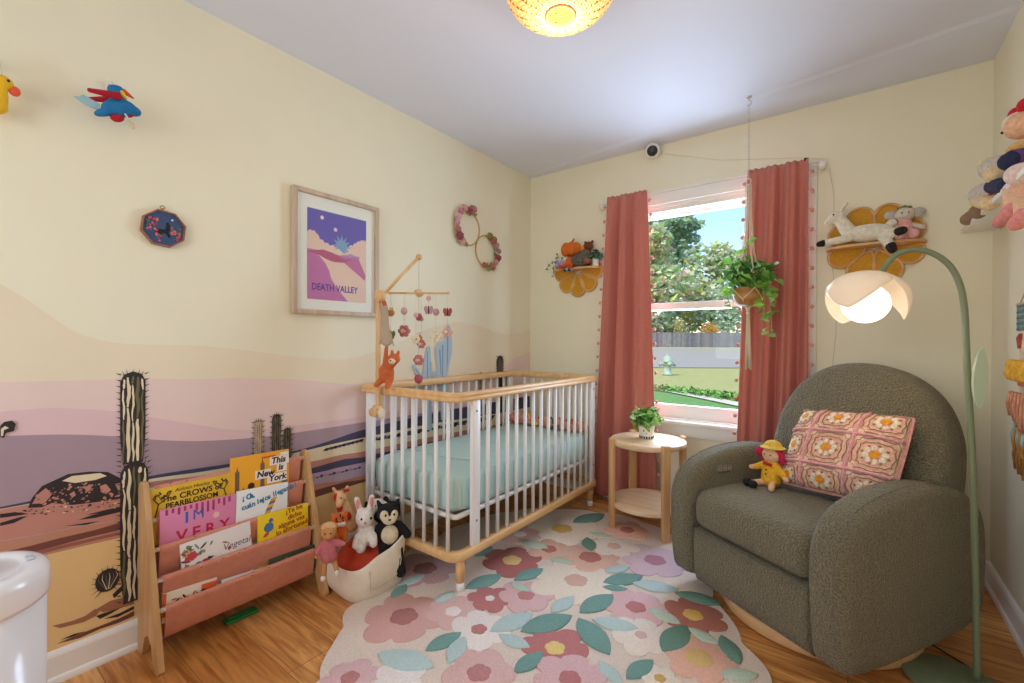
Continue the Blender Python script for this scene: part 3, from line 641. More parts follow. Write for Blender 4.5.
# flower hoops
def hoop(label, cy, cz, R, a0, a1, seed, cols):
    t = thing('flower_hoop', label, 'wreath', (XL+.0055, cy, cz), FACE_PX, 'flower hoops by the corner')
    h = MB(); h.tube([(R*math.cos(a*PI/24), R*math.sin(a*PI/24), 0) for a in range(48)], .0048, M('bamboo', (206, 170, 110), .5), 8, closed=True); h.build('ring', t)
    r = random.Random(seed); N = 9
    for i in range(N):
        a = a0+(a1-a0)*i/(N-1); rad = R+r.uniform(-.006, .012); c = cols[i % len(cols)]; s = r.uniform(.021, .032)
        x, y, z = rad*math.cos(a), rad*math.sin(a), .018
        f = MB(); mt_ = M('petal_%d_%d_%d' % c, c, .9)
        for ly, (n, rr_, zz) in enumerate(((6, .62, 0), (5, .4, .01), (3, .18, .017))):
            for k in range(n):
                an = 2*PI*k/n+ly*.5; f.ell((x+s*rr_*math.cos(an), y+s*rr_*math.sin(an), z+zz*s/.026), (s*.42, s*.42, s*.26), mt_, nu=8, nv=6)
        f.build('flower', t)
    for i in range(8):
        a = a0-.35+(a1-a0+.7)*i/7; rad = R+r.uniform(-.03, .035); lf = MB(Matrix.Translation((rad*math.cos(a), rad*math.sin(a), .012)) @ Euler((.3, .2, a+r.uniform(-1, 1))).to_matrix().to_4x4())
        lf.prism(leaf2(0, 0, .024, .010, 0, 5), 0, .0015, M('felt_leaf', (122, 140, 72), .9)); lf.build('leaf', t)
    return t
hoop('upper left flower hoop with dusty pink blossoms down its left side', 2.262, 1.885, .118, PI*.42, PI*1.32, 2, [(186, 120, 122), (150, 84, 92), (208, 160, 158), (196, 130, 140), (214, 178, 184), (206, 150, 160)])
hoop('lower right flower hoop with mauve blossoms and green leaves on its right side', 2.455, 1.752, .112, PI*.45, -PI*.62, 9, [(132, 140, 70), (168, 100, 84), (186, 140, 150), (176, 130, 150), (140, 78, 88), (206, 150, 140), (190, 120, 110)])
# birds hung by the left edge
ft = lambda n, c: M('bird_felt_'+n, c, .95, bump=.4, bscale=220)
hk = M('clear_hook', (226, 222, 206), .25)
bd = thing('bird_ornament', 'blue felt bird with red wings hanging from a clear hook high on the wall', 'ornament', (XL+.075, .415, 1.935), (.46, 0, .12))
B = lambda: MB()
b = B(); b.ell((0, 0, -.026), (.032, .052, .030), ft('blue', (34, 116, 172))); b.ell((0, -.045, -.036), (.018, .036, .013), ft('blue', (0, 0, 0)), (.12, 0, 0)); b.ell((0, .034, -.034), (.024, .030, .018), ft('blue', (0, 0, 0)), (-.45, 0, 0)); b.cap((0, .004, -.02), (0, .012, .030), .022, .018, ft('blue', (0, 0, 0))); b.ell((0, .018, .032), (.018, .024, .014), ft('blue', (0, 0, 0))); b.build('body', bd, remesh=.004)
b = B(); b.cap((.004, .026, .020), (.004, .032, .002), .012, .006, ft('yellow', (236, 206, 50))); b.build('cheek', bd); b = B(); b.cap((.002, .040, .024), (.002, .058, .004), .009, .003, ft('orange', (226, 90, 50))); b.build('beak', bd)
b = B(); b.cap((.026, .002, .006), (.034, -.072, .022), .013, .007, ft('red', (176, 24, 44))); b.build('wing', bd)
b = B(); b.cap((-.022, .0, .006), (-.04, -.052, .014), .012, .006, ft('red', (0, 0, 0))); b.build('wing', bd)
b = B(); b.ell((.006, -.022, -.056), (.014, .020, .014), ft('red', (0, 0, 0))); b.ell((.006, .016, -.052), (.008, .014, .006), ft('red', (0, 0, 0))); b.build('belly_pouch', bd)
b = B(); b.prism([(-.06, -.03), (-.088, -.012), (-.108, .014), (-.096, .012), (-.082, .018), (-.05, -.012)], -.003, .003, M('bird_ribbon', (156, 196, 206), .8), Mx=Matrix(((0, 0, 1, 0), (1, 0, 0, 0), (0, 1, 0, 0), (0, 0, 0, 1)))); b.build('tail_ribbon', bd)
b = B(); b.tube([(.02, .000, -.045), (.022, .002, -.075)], .003, string, 6); b.ell((.022, .002, -.086), (.007, .007, .012), M('bead_wood', (214, 196, 160), .5)); b.build('bead_string', bd)
b = B(); b.tube([(0, .01, .04), (-.02, .005, .06), (-.05, .0, .068)], .001, string, 5); b.build('hanging_loop', bd)
def hook(loc, label):
    t = MB(Matrix(((0, 0, 1, 0), (1, 0, 0, 0), (0, 1, 0, 0), (0, 0, 0, 1)))); t.box((0, 0, .003), (.016, .04, .005), hk, .002); t.tube([(0, .005, .005), (0, -.008, .02), (0, -.004, .034), (0, .006, .036)], .003, hk, 8); o = t.build('wall_hook', loc=loc); tag(o, label, 'hook', 'clear adhesive wall hooks')
hook((XL, .415, 2.005), 'clear adhesive hook behind the blue felt bird')
dk_ = at(2, 92, x=XL+.06)
du = thing('duck_ornament', 'yellow felt duck with an orange bill hanging at the far left edge of the wall', 'ornament', (XL+.05, dk_.y, dk_.z+.012), (0, 0, 0))
b = B(); b.ell((0, 0, .02), (.022, .026, .022), ft('yellow2', (232, 186, 36))); b.cap((0, -.002, .01), (0, -.004, -.035), .014, .02, ft('yellow2', (0, 0, 0))); b.ell((0, -.03, -.055), (.026, .045, .028), ft('yellow2', (0, 0, 0))); b.build('body', du, remesh=.004)
b = B(); b.ell((.002, .026, .004), (.010, .013, .015), ft('orange2', (230, 96, 60))); b.build('bill', du); b = B(); b.ell((.018, .012, .024), .004, blk); b.build('eye', du); b = B(); b.tube([(0, 0, .04), (-.02, 0, .075), (-.04, 0, .09)], .001, string, 5); b.build('hanging_loop', du)
hook((XL, dk_.y-.012, dk_.z+.1), 'clear adhesive hook behind the yellow felt duck')
# ------------------------------------------------------------------ sling bookshelf
ply = WOOD('birch_ply', (214, 172, 120), (194, 150, 98), .45, 4, 2, .1)
SY0, SY1 = .49, 1.10
bs = thing('sling_bookshelf', 'low wooden sling bookshelf with terracotta fabric pockets against the mural', 'bookshelf', (-1.95, (SY0+SY1)/2, 0))
LB = Matrix.Translation((1.95, -(SY0+SY1)/2, 0)); b_ = lambda: MB(LB)
prof = [(-2.052, 0)]+[(-2.052, .1), (-2.050, .4), (-2.046, .58), (-2.040, .601), (-2.025, .612), (-2.005, .610), (-1.992, .598), (-1.985, .575), (-1.93, .38), (-1.862, .14), (-1.825, 0.012), (-1.832, 0), (-1.868, 0), (-1.885, .02), (-1.905, .075), (-1.94, .095), (-1.975, .075), (-1.995, .02), (-2.01, 0)]
XZ = lambda y: Matrix(((1, 0, 0, 0), (0, 0, -1, y), (0, 1, 0, 0), (0, 0, 0, 1)))
for y in (SY0+.018, SY1): p = b_(); p.prism(prof, 0, .018, ply, Mx=XZ(y)); p.build('side_panel', bs)
p = b_(); p.span((-2.045, SY0+.018, .06), (-2.03, SY1-.018, .11), ply, .002); p.build('stretcher', bs)
dw = [(-2.012, .578), (-1.992, .472), (-1.956, .377), (-1.922, .280), (-1.892, .187)]
slingm = M('terracotta_canvas', (222, 150, 126), .9, var=.05, scale=40, bump=.3, bscale=300, trans=.12)
wdow = M('white_dowel', (240, 234, 222), .4)
nav = M('canvas_fleck_dark', (110, 62, 60), .9); ltf = M('canvas_fleck_light', (240, 214, 190), .9)
rr = random.Random(11)
for i, (x, z) in enumerate(dw):
    d = b_(); d.tube([(x, SY0+.016, z), (x, SY1-.016, z)], .0085, wdow, 12); d.build('dowel', bs)
    low = .105 if i else .12
    xb, zb_ = (dw[i-1] if i else (-2.04, .60))
    # sling: over the dowel, down, round and up to the one behind
    crv = catmull([(x-.005, 0, z+.0115), (x+.003, 0, z+.0125), (x+.011, 0, z+.006), (x+.0115, 0, z-.004), (x+.009, 0, z-.02), (x+.003, 0, z-.06), (x-.006, 0, z-low*.90), (x-.016, 0, z-low), (x-.030, 0, z-low*.9), (x-.040, 0, z-low*.5), (xb-.012, 0, min(zb_-.10, z+.02))], 5)
    s = b_(); n = len(crv)
    y0, y1 = SY0+.036, SY1-.034
    def sf(u, v, crv=crv, n=n, y0=y0, y1=y1):
        q = crv[min(int(v*(n-1)+.5), n-1)]; sag = .006*math.sin(PI*u)*max(0, min(1, v*3-.6)); return (q.x-sag*.3+.001*math.sin(u*30), y0+(y1-y0)*u, q.z-sag*.5)
    s.surf(sf, 26, n, slingm)
    for k in range(26):
        u, v = rr.random(), rr.uniform(.04, .28); q = V(sf(u, v)); e = rr.uniform(.001, .0026); s.poly([q+V((.0022, -e, -e*.6)), q+V((.0022, e, -e*.4)), q+V((.0022, e*.8, e)), q+V((.0022, -e*.9, e*.7))], nav if k % 3 else ltf)
    o = s.build('fabric_pocket', bs)
# ------------------------------------------------------------------ books
paper = M('book_paper', (238, 230, 212), .8, stretch=(1, 1, 60), var=.06, scale=20)
bc = lambda n, c, r=.35: M('cover_'+n, c, r)
def book(label, tl, tr, h, th, cover, draw, x, lean=.12, group='picture books in the sling shelf', z0=None):
    a, c = at(*tl, x=x), at(*tr, x=x); w_ = c.y-a.y; top = (a.z+c.z)/2; rollz = math.atan2(c.z-a.z, w_)
    T = FACE_PX.to_4x4() @ Matrix.Rotation(rollz, 4, 'Z') @ Matrix.Rotation(-lean, 4, 'X')
    t = thing('picture_book', label, 'book', (x-math.sin(lean)*0-.0, (a.y+c.y)/2, top), T.to_3x3(), group)
    # local: x across, y up (0 = top edge), z out
    k = MB(); k.box((0, -h/2, -th/2), (w_-.004, h-.006, th-.004), paper); k.build('pages', t)
    m = MB(); m.box((0, -h/2, -.001), (w_, h, .0022), cover, .0006); m.box((0, -h/2, -th+.001), (w_, h, .0022), cover, .0006); m.box((-w_/2+.001, -h/2, -th/2), (.0022, h, th), cover, .0006)
    draw(m, w_, h); m.build('cover', t); return t
P_ = lambda m, pts, mt, k=0: m.prism(pts, 0, .0006+k*.0002, mt)
def rect(x0, y0, x1, y1): return [(x0, y0), (x1, y0), (x1, y1), (x0, y1)]
ink = bc('ink', (34, 30, 36))
def d_crows(m, w, h):
    br = bc('crow_branch', (96, 66, 34))
    for s in (-1, 1):
        m.tube([(s*w*.44, -h*.5, .0006), (s*w*.40, -h*.28, .001), (s*w*.30, -h*.2, .001), (s*w*.26, -h*.1, .0006)], .0022, br, 5); m.tube([(s*w*.40, -h*.28, .001), (s*w*.46, -h*.16, .001), (s*w*.42, -h*.08, .001)], .0018, br, 5); m.tube([(s*w*.36, -h*.23, .001), (s*w*.40, -h*.12, .001)], .0013, br, 5)
        for k in range(7): P_(m, leaf2(s*w*(.27+.027*k), -h*(.09+.03*((k*5) % 4)), .008, .003, k*1.3), br, 1)
    m.text('Aldous Huxley', .019, 0, -.024, bc('crow_ink', (110, 72, 30)), .0008, align='CENTER', ext=.0002, shear=.2)
    m.text('The CROWS of', .030, 0, -.052, ink, .0008, align='CENTER', ext=.0002, bold=.0006); m.text('PEARBLOSSOM', .028, 0, -.079, ink, .0008, align='CENTER', ext=.0002, bold=.0006, sx=.92)
book('yellow book with crow branches and dark title at the top left of the sling shelf', (149, 491), (231, 473), .20, .012, bc('crow_yellow', (226, 186, 48)), d_crows, -1.9965, .03)
def d_ny(m, w, h):
    g = bc('ny_tower', (120, 96, 78))
    for x, tw, tp in ((-.40, .07, .16), (-.30, .10, .45), (-.16, .08, .48), (.02, .07, .10), (.30, .08, .5), (.42, .10, .40)):
        P_(m, rect(w*(x-tw/2), -h*.96, w*(x+tw/2), -h*tp-.01), g); P_(m, [(w*(x-tw/4), -h*tp-.01), (w*(x+tw/4), -h*tp-.01), (w*x, -h*tp+.012)], g)
    P_(m, flower2(-w*.18, -h*.58, .018, 6, .2), bc('ny_coat', (226, 120, 40)), 1); P_(m, flower2(-w*.17, -h*.42, .014, 6, .1), bc('ny_hair', (74, 36, 30)), 1); P_(m, rect(-w*.28, -h*.75, -w*.10, -h*.66), bc('ny_hair', (74, 36, 30)), 1)
    for k in range(7): P_(m, leaf2(w*(.02+.035*k), -.018, .005, .0035, 1.2+k*.9), bc('ny_red', (206, 60, 40)), 1+k % 3)
    wt = bc('ny_card', (244, 238, 226))
    for st, x, y, sz in (('This', w*.17, -.050, .036), ('is', w*.30, -.082, .034), ('New', -w*.08, -.098, .036), ('York', w*.13, -.124, .036)):
        P_(m, rect(x-.006, y-.008, x+len(st)*sz*.52+.002, y+sz*.72+.003), wt, 2); m.text(st, sz, x, y, ink, .0012, ext=.0002, bold=.0012, shear=.15)
    P_(m, rect(w*.34, -.026, w*.49, -.008), wt, 2)
book('orange skyline book at the top right of the sling shelf', (231, 459), (289, 449), .30, .012, bc('ny_orange', (240, 170, 40)), d_ny, -1.9965, .03)
def d_im(m, w, h):
    dp = bc('im_drip', (176, 60, 110)); r = random.Random(4)
    for k in range(12):
        x = w*(-.42+.075*k); l = r.uniform(.01, .045); P_(m, rect(x-.004, -l-.004, x+.004, -.002), dp)
    P_(m, rect(-w*.46, -h*.55, w*.18, -h*.54), ink)
    m.text('I', .056, -w*.20, -.064, bc('im_blue', (40, 110, 190)), .0008, ext=.0002, bold=.0012); m.text('M', .052, -w*.10, -.060, bc('im_blue', (40, 110, 190)), .0008, ext=.0002); m.text('V E R Y', .056, -w*.30, -.126, bc('im_red', (196, 30, 70)), .0008, ext=.0002, bold=.0015)
    P_(m, flower2(w*.22, -.062, .012, 5, .2), bc('im_face', (240, 196, 190)), 1)
book('pink book with blue and red letters at the left of the second pocket', (160, 511), (236, 494), .24, .011, bc('im_pink', (226, 140, 180)), d_im, -1.9735, .05)
def d_oh(m, w, h):
    bl_ = bc('oh_blue', (50, 130, 170))
    for i, ch in enumerate('\u00a1Oh,'): m.text(ch, .030, -w*.40+i*.014, -.040+i*.002, bl_, .0008, ext=.0002, bold=.001)
    x = -w*.40
    for i, ch in enumerate('cu\u00e1n lejos llegar\u00e1s!'):
        m.text(ch, .029, x, -.078+.048*(i/18)**1.1, bl_, .0008, .16, ext=.0002, bold=.001); x += .0128 if ch not in 'ilj! ' else .0085
    for k in range(6): P_(m, [(w*(.02+.03*k-.0)*.9-.004-.004*k*0, -h*(.52-.05*k)), (w*(.02+.03*k)*.9+.022, -h*(.52-.05*k)+.004), (w*(.05+.03*k)*.9+.02, -h*(.47-.05*k)+.004), (w*(.05+.03*k)*.9-.004, -h*(.47-.05*k))], bc('oh_stripe_a', (230, 180, 60)) if k % 2 else bc('oh_stripe_b', (120, 110, 150)))
    P_(m, [(-w*.46, -h*.62), (-w*.2, -h*.52), (w*.1, -h*.5), (w*.46, -h*.56), (w*.46, -h*.7), (-w*.46, -h*.7)], bc('oh_hill', (140, 180, 160)))
book('white book with curving blue Spanish title at the right of the second pocket', (237, 492), (288, 482), .25, .010, bc('oh_white', (236, 238, 236)), d_oh, -1.9735, .05)
def d_veg(m, w, h):
    r = random.Random(8); cc = [(90, 110, 80), (200, 70, 80), (60, 60, 70), (120, 150, 160), (220, 180, 60), (150, 130, 110)]
    for k in range(34):
        x = -w*.48+abs(r.gauss(0, .28))*w*.9; y = -.015-r.random()*.10*(1-.6*(x/w+.5)); c = cc[k % 6]
        if x < w*.45: P_(m, leaf2(x, y, r.uniform(.006, .018), r.uniform(.003, .007), r.uniform(0, 3)), bc('veg_%d' % (k % 6), c), 1+k % 5)
    P_(m, flower2(-w*.36, -.055, .016, 6, .2), bc('veg_1', (200, 70, 80)), 7)
    m.text('Vegetal', .034, w*.06, -.078, bc('veg_ink', (120, 110, 130)), .0008, ext=.0002, shear=.25)
book('white book with a tangle of leaves and flowers in the middle pocket', (180, 545), (250, 521), .22, .011, bc('veg_white', (238, 234, 230)), d_veg, -1.939, .06)
def d_yel(m, w, h):
    tx = bc('yel_ink', (170, 90, 30))
    for i, (st, x, y) in enumerate((('\u00bfTe he', .03, -.034), ('dicho', .04, -.060), ('alguna vez', .0, -.086), ('lo afortunado', -.01, -.112))): m.text(st, .028, w*.1+x-.045, y+.012, tx, .0008, .12, ext=.0002, bold=.0008)
    P_(m, flower2(-w*.30, -.055, .020, 5, .1), bc('yel_blue', (70, 120, 170)), 1); P_(m, flower2(-w*.26, -.028, .009, 5, .1), bc('yel_blue', (70, 120, 170)), 2); P_(m, leaf2(-w*.35, -.082, .014, .007, .6), bc('yel_red', (200, 80, 60)), 2); P_(m, [(-w*.24, -.03), (-w*.18, -.034), (-w*.24, -.036)], bc('yel_orange', (226, 130, 40)), 3)
book('yellow book with a blue bird at the right of the middle pocket', (258, 517), (308, 503), .21, .011, bc('yel_cover', (238, 204, 30)), d_yel, -1.939, .06)
def d_green(m, w, h):
    r = random.Random(2)
    for k in range(22): P_(m, leaf2(w*r.uniform(-.46, .46), -.012-r.random()*.05, .008, .004, r.uniform(0, 3)), bc('grn_%d' % (k % 3), [(110, 140, 70), (200, 160, 60), (60, 80, 60)][k % 3]), 1+k % 4)
    P_(m, rect(-w*.3, -.040, w*.3, -.030), bc('grn_txt', (226, 206, 140)), 6)
book('dark green patterned book leaning low at the right of the front pocket', (270, 560), (316, 544), .10, .012, bc('grn_cover', (66, 78, 56)), d_green, -1.910, .08)
def d_low(m, w, h):
    for k in range(12): P_(m, leaf2(w*(-.3+.06*k), -.03-.006*(k % 3), .010, .003, k*.7), ink if k % 2 else bc('low_red', (200, 70, 50)), 1+k % 3)
    P_(m, rect(w*.2, -.07, w*.5, -.01), bc('low_orange', (226, 96, 50)), 0); P_(m, rect(-w*.5, -.08, -w*.44, -.002), bc('low_orange', (226, 96, 50)), 0)
book('thick white and red picture book leaning low at the left of the front pocket', (163, 594), (217, 577), .10, .024, bc('low_white', (236, 226, 206)), d_low, -1.910, .08)
book('thin white book lying low in the middle of the front pocket', (222, 581), (264, 568), .08, .014, bc('mid_white', (226, 222, 214)), lambda m, w, h: P_(m, rect(-w*.4, -.03, w*.1, -.022), bc('mid_grey', (170, 160, 150)), 1), -1.910, .08)
gt = MB(); gt.box((0, 0, .006), (.05, .12, .012), M('green_plastic', (34, 130, 62), .4), .004); gt.tube([(.0, -.05, .012), (.0, .05, .012)], .005, M('green_plastic', (34, 130, 62)), 8); tag(gt.build('green_toy', loc=(-1.965, .80, 0)), 'flat green plastic toy piece lying on the floor under the bookshelf', 'toy')
# ------------------------------------------------------------------ canvas basket of soft toys
canv = M('canvas', (236, 226, 206), .9, var=.03, scale=30, bump=.35, bscale=240)
bx, by = -1.795, 1.255
BR = Matrix.Rotation(-.18, 4, 'Z')
bk = thing('toy_basket', 'slouching cream canvas basket full of soft toys in front of the crib end', 'basket', (bx, by, 0), (0, 0, -.06))
b = MB(); N = 64
def bpt(u, v, off=0):
    a = 2*PI*u; e = .62; pw = lambda x: math.copysign(abs(x)**e, x)
    w_ = max(0, 1-v); rx, ry = .180-.022*w_**2+off, .152-.022*w_**2+off
    k = 1+.05*math.sin(PI*min(v, 1))-.012*math.sin(a*3+1)*v
    z = .002+(.178+.055*math.sin(a)+.012*math.cos(a)+.006*math.sin(3*a))*v-.004*math.sin(a*2)*v
    return (pw(math.cos(a))*rx*k+.006*math.sin(a*3+v*4), pw(math.sin(a))*ry*k+.006*math.sin(a*2+v*5), z)
rows = [(i/12, 0) for i in range(13)]+[(1.012, -.004), (1.0, -.009)]+[(v, -.009) for v in (.9, .75, .6)]
b.surf(lambda u, v: bpt(u, rows[min(int(v*(len(rows)-1)+.5), len(rows)-1)][0], rows[min(int(v*(len(rows)-1)+.5), len(rows)-1)][1]), N, len(rows), canv, cu=True)
b.add([bpt(i/N, 0) for i in range(N)], [list(range(N))[::-1]], canv, False); b.add([bpt(i/N, .6, -.009) for i in range(N)], [list(range(N))], canv, False)
b.build('body', bk)
h = MB()
def hp(s, t, o=.004):  # point on basket side towards +x
    u = (.0+.10*s) % 1; return V(bpt(u, t, o))
for s0, s1 in ((-.62, -.5), (.5, .62)):
    for t0, t1 in ((.30, .86),): h.add([hp(s0, t0), hp(s1, t0), hp(s1, t1), hp(s0, t1)], [[0, 1, 2, 3]], canv, False)
h.add([hp(-.62, .62), hp(.62, .62), hp(.62, .72), hp(-.62, .72)], [[0, 1, 2, 3]], canv, False) if False else None
h.tube([hp(-.56, .82), hp(-.56, .34), hp(-.3, .30), hp(0, .34), hp(.3, .42), hp(.56, .62), hp(.56, .86)], .0022, M('stitch', (212, 200, 178), .9), 6); h.build('handle_flap', bk)
# rust blanket bunched in the basket
bl = MB()
def blf(u, v):
    q_ = 2*PI*u; r = v; x, y = .135*r*math.cos(q_), .118*r*math.sin(q_); d = max(0, 1-r*r)
    return (x, y, .128+.32*y+.062*d**.6+.012*math.sin(x*70+y*25)*d+.010*math.sin(y*90-x*20)*d)
bl.surf(blf, 48, 24, M('rust_fleece', (186, 62, 34), .95, bump=.5, bscale=150), cu=True); o = bl.build('blanket', loc=(bx, by, 0)); d = o.modifiers.new('t', 'SOLIDIFY'); d.thickness = .006
tag(o, 'rust red ribbed blanket bunched inside the canvas basket', 'blanket')
fw, fb, ft_ = fur('white', (240, 234, 226)), fur('black', (26, 24, 26)), fur('tan', (206, 146, 88))
def look(v): return v
q = at(367, 524, x=-1.76)
plush('bunny_plush', 'white bunny plush with pink ears sitting in the basket', 'plush toy', (q.x-.0, q.y, q.z-.04), (0, 0, -.6), [
    ('body', fw, [('e', (0, 0, .0), (.036, .034, .045)), ('e', (.012, -.008, .058), (.034, .031, .032)), ('c', (.02, -.03, .0), (.04, -.035, -.02), .013, .015), ('c', (.025, .02, .0), (.045, .02, -.02), .013, .015), ('c', (.0, -.022, .075), (-.004, -.034, .118), .011, .010), ('c', (0, .008, .078), (-.002, .016, .122), .011, .010), ('e', (.03, -.02, -.035), (.025, .018, .018))], .004),
    ('ear_lining', M('pink_plush', (226, 150, 146), .95), [('e', (.008, -.031, .105), (.005, .006, .018)), ('e', (.009, .014, .109), (.005, .006, .018))], 0),
    ('eye', blk, [('e', (.040, -.018, .064), (.004, .004, .005)), ('e', (.040, .012, .064), (.004, .004, .005))], 0), ('nose', M('pink_nose', (206, 120, 120), .6), [('e', (.046, -.006, .052), (.004, .005, .003))], 0)], scale=1.32)
q = at(392, 527, x=-1.69)
plush('cat_plush', 'black and cream cat plush draped over the basket rim', 'plush toy', (q.x-.004, q.y-.012, q.z-.02), (0, 0, -.6), [
    ('body', fb, [('e', (0, 0, 0), (.032, .036, .046)), ('e', (.006, -.004, .066), (.036, .038, .030)), ('c', (.018, -.018, -.03), (.040, -.022, -.095), .018, .017), ('c', (.018, .022, -.03), (.040, .030, -.105), .018, .018), ('e', (.050, -.024, -.098), (.018, .017, .02)), ('e', (.05, .032, -.108), (.018, .017, .02)), ('c', (0, -.03, .02), (.01, -.058, -.01), .014, .015), ('c', (0, .03, .02), (.015, .055, -.008), .015, .015), ('c', (-.0, -.03, .088), (-.002, -.036, .104), .010, .005), ('c', (0, .022, .088), (-.002, .03, .104), .010, .005)], .004),
    ('belly', fur('cream2', (232, 218, 186)), [('e', (.022, .0, .0), (.018, .028, .032))], .003), ('face', fur('cream2', (0, 0, 0)), [('e', (.030, -.016, .066), (.016, .016, .018)), ('e', (.030, .012, .066), (.016, .014, .016)), ('e', (.034, -.002, .052), (.016, .022, .014))], .003),
    ('eye', blk, [('e', (.0455, -.014, .072), (.003, .003, .004)), ('e', (.0455, .012, .072), (.003, .003, .004))], 0), ('nose', blk, [('e', (.0495, -.002, .058), (.003, .005, .003))], 0)], scale=1.42)
q = at(374, 509, x=-1.82)
plush('dog_plush', 'black and white dog plush lying behind the white bunny', 'plush toy', (q.x, q.y+.02, q.z-.012), (0, 0, -.6), [
    ('head', fw, [('e', (0, -.0, .02), (.03, .042, .024)), ('c', (.0, -.02, .02), (.03, -.02, .005), .018, .012)], .004), ('body', fb, [('e', (-.01, .05, -.01), (.036, .046, .036)), ('c', (0, .0, -.02), (.0, .02, -.04), .02, .02)], .004), ('ear', fb, [('e', (.0, .03, .028), (.010, .014, .024)), ('e', (.0, -.04, .02), (.008, .01, .02))], .003), ('eye', blk, [('e', (.028, -.008, .028), (.003, .003, .003))], 0)], scale=1.25)
q = at(344, 508, x=-1.85)
plush('giraffe_plush', 'cream and red patched plush peeping over the back of the basket', 'plush toy', (q.x-.02, q.y+.02, q.z-.04), (0, 0, -.6), [
    ('body', fur('peach', (226, 178, 130)), [('c', (0, .02, -.04), (0, -.012, .05), .026, .02), ('e', (.008, -.016, .066), (.026, .022, .022)), ('c', (.02, -.016, .062), (.036, -.02, .05), .014, .012), ('c', (-.005, -.03, .08), (-.006, -.04, .094), .006, .007), ('c', (-.005, .0, .08), (-.006, .006, .096), .006, .007)], .004),
    ('patch', fur('red', (190, 40, 34)), [('e', (.014, -.03, .068), (.014, .010, .016)), ('e', (.018, -.018, .03), (.010, .012, .014)), ('e', (.014, .004, .09), (.01, .012, .006)), ('e', (.022, .008, .0), (.01, .014, .016))], .003), ('eye', blk, [('e', (.031, -.014, .07), (.003, .003, .003))], 0)], scale=1.3)
q = at(343, 522, x=-1.79)
plush('tiger_plush', 'little orange and white striped plush beside the white bunny', 'plush toy', (q.x, q.y-.012, q.z-.02), (0, 0, -.6), [
    ('body', fur('tiger', (214, 104, 40)), [('e', (0, 0, -.02), (.028, .028, .034)), ('e', (.006, -.004, .030), (.027, .03, .024)), ('e', (0, -.026, .048), (.006, .008, .009)), ('e', (0, .02, .05), (.006, .008, .009)), ('c', (.02, -.014, -.01), (.036, -.012, -.03), .009, .009), ('c', (.02, .014, -.01), (.036, .016, -.03), .009, .009)], .004),
    ('muzzle', fw, [('e', (.026, -.008, .022), (.011, .014, .010)), ('e', (.026, .008, .022), (.011, .012, .010))], .003), ('stripe', blk, [('e', (.027, -.014, .042), (.006, .003, .006)), ('e', (.028, .008, .044), (.006, .003, .006)), ('e', (.022, .0, .052), (.006, .003, .005))], 0), ('eye', blk, [('e', (.032, -.012, .034), (.003, .003, .003)), ('e', (.032, .010, .034), (.003, .003, .003))], 0)], scale=1.2)
q = at(331, 540, x=-1.73)
plush('bear_doll', 'tan bear doll in a pink dress hanging over the left rim of the basket', 'plush toy', (q.x-.012, q.y+.002, q.z-.02), (0, 0, -.6), [
    ('body', ft_, [('e', (0, 0, -.02), (.024, .026, .040)), ('e', (.006, -.004, .046), (.028, .030, .028)), ('e', (.026, -.008, .036), (.014, .014, .012)), ('e', (0, -.028, .066), (.008, .010, .010)), ('e', (0, .02, .068), (.008, .010, .010)), ('c', (.008, -.014, -.05), (.030, -.020, -.105), .010, .009), ('c', (.008, .014, -.05), (.032, .026, -.09), .010, .009), ('c', (.004, -.024, .005), (.016, -.046, -.035), .009, .009), ('c', (.004, .024, .005), (.014, .05, .0), .009, .009)], .0035),
    ('dress', fur('pink', (196, 110, 116), .5), [('c', (.004, -.006, .012), (.008, -.002, -.035), .022, .034), ('c', (.006, -.02, .006), (.014, -.040, -.02), .014, .014), ('c', (.006, .02, .006), (.012, .040, .0), .014, .014)], .004),
    ('hair', fur('straw', (226, 180, 130)), [('e', (-.004, -.004, .064), (.026, .03, .018))], .003), ('foot', fw, [('e', (.034, -.021, -.112), (.012, .010, .012)), ('e', (.036, .027, -.098), (.012, .010, .012))], .003), ('eye', blk, [('e', (.032, -.016, .052), (.0025, .0025, .003)), ('e', (.033, .004, .052), (.0025, .0025, .003))], 0)], scale=1.1)
bl2 = at(383, 503, x=-1.81)
plush('blue_plush', 'small blue and orange plush at the far back corner of the basket', 'plush toy', (bl2.x, bl2.y+.03, bl2.z-.03), (0, 0, 0), [('body', fur('blue', (70, 110, 160)), [('e', (0, 0, 0), (.026, .03, .03))], .004), ('snout', fur('orange', (214, 140, 60)), [('e', (.018, .016, .008), (.018, .018, .014))], .003), ('eye', blk, [('e', (.022, -.01, .016), (.003, .003, .003))], 0)])
# ------------------------------------------------------------------ flower rug
def pxw(x, y, z=.012): return at(x, y, z=z)
rug_o = [(-1.386, .797), (-1.50, .93), (-1.64, 1.07), (-1.66, 1.22), (-1.78, 1.36), (-1.85, 1.6), (-1.86, 1.95), (-1.80, 2.25), (-1.66, 2.46), (-1.46, 2.60), (-1.2, 2.70), (-.95, 2.68), (-.74, 2.56), (-.60, 2.41), (-.52, 2.22), (-.43, 2.03), (-.315, 1.86), (-.21, 1.69), (-.18, 1.45), (-.30, 1.2), (-.5, .98), (-.74, .82), (-1.02, .73), (-1.22, .72)]
c = catmull([(x, y, 0) for x, y in rug_o], 10, True); n = len(c); out = []; s_ = 0
cen = V((-1.05, 1.65, 0))
for i, p in enumerate(c):
    t = (c[(i+1) % n]-c[i-1]).normalized(); nr = V((t.y, -t.x, 0)); nr = nr if nr.dot(p-cen) > 0 else -nr
    s_ += (c[i]-c[i-1]).length; out.append(p+nr*.028*(abs(math.sin(s_*PI/.29))**.7-.6))
rug = MB(); lt = lambda c: tuple(min(255, int(v+(255-v)*.22)) for v in c)
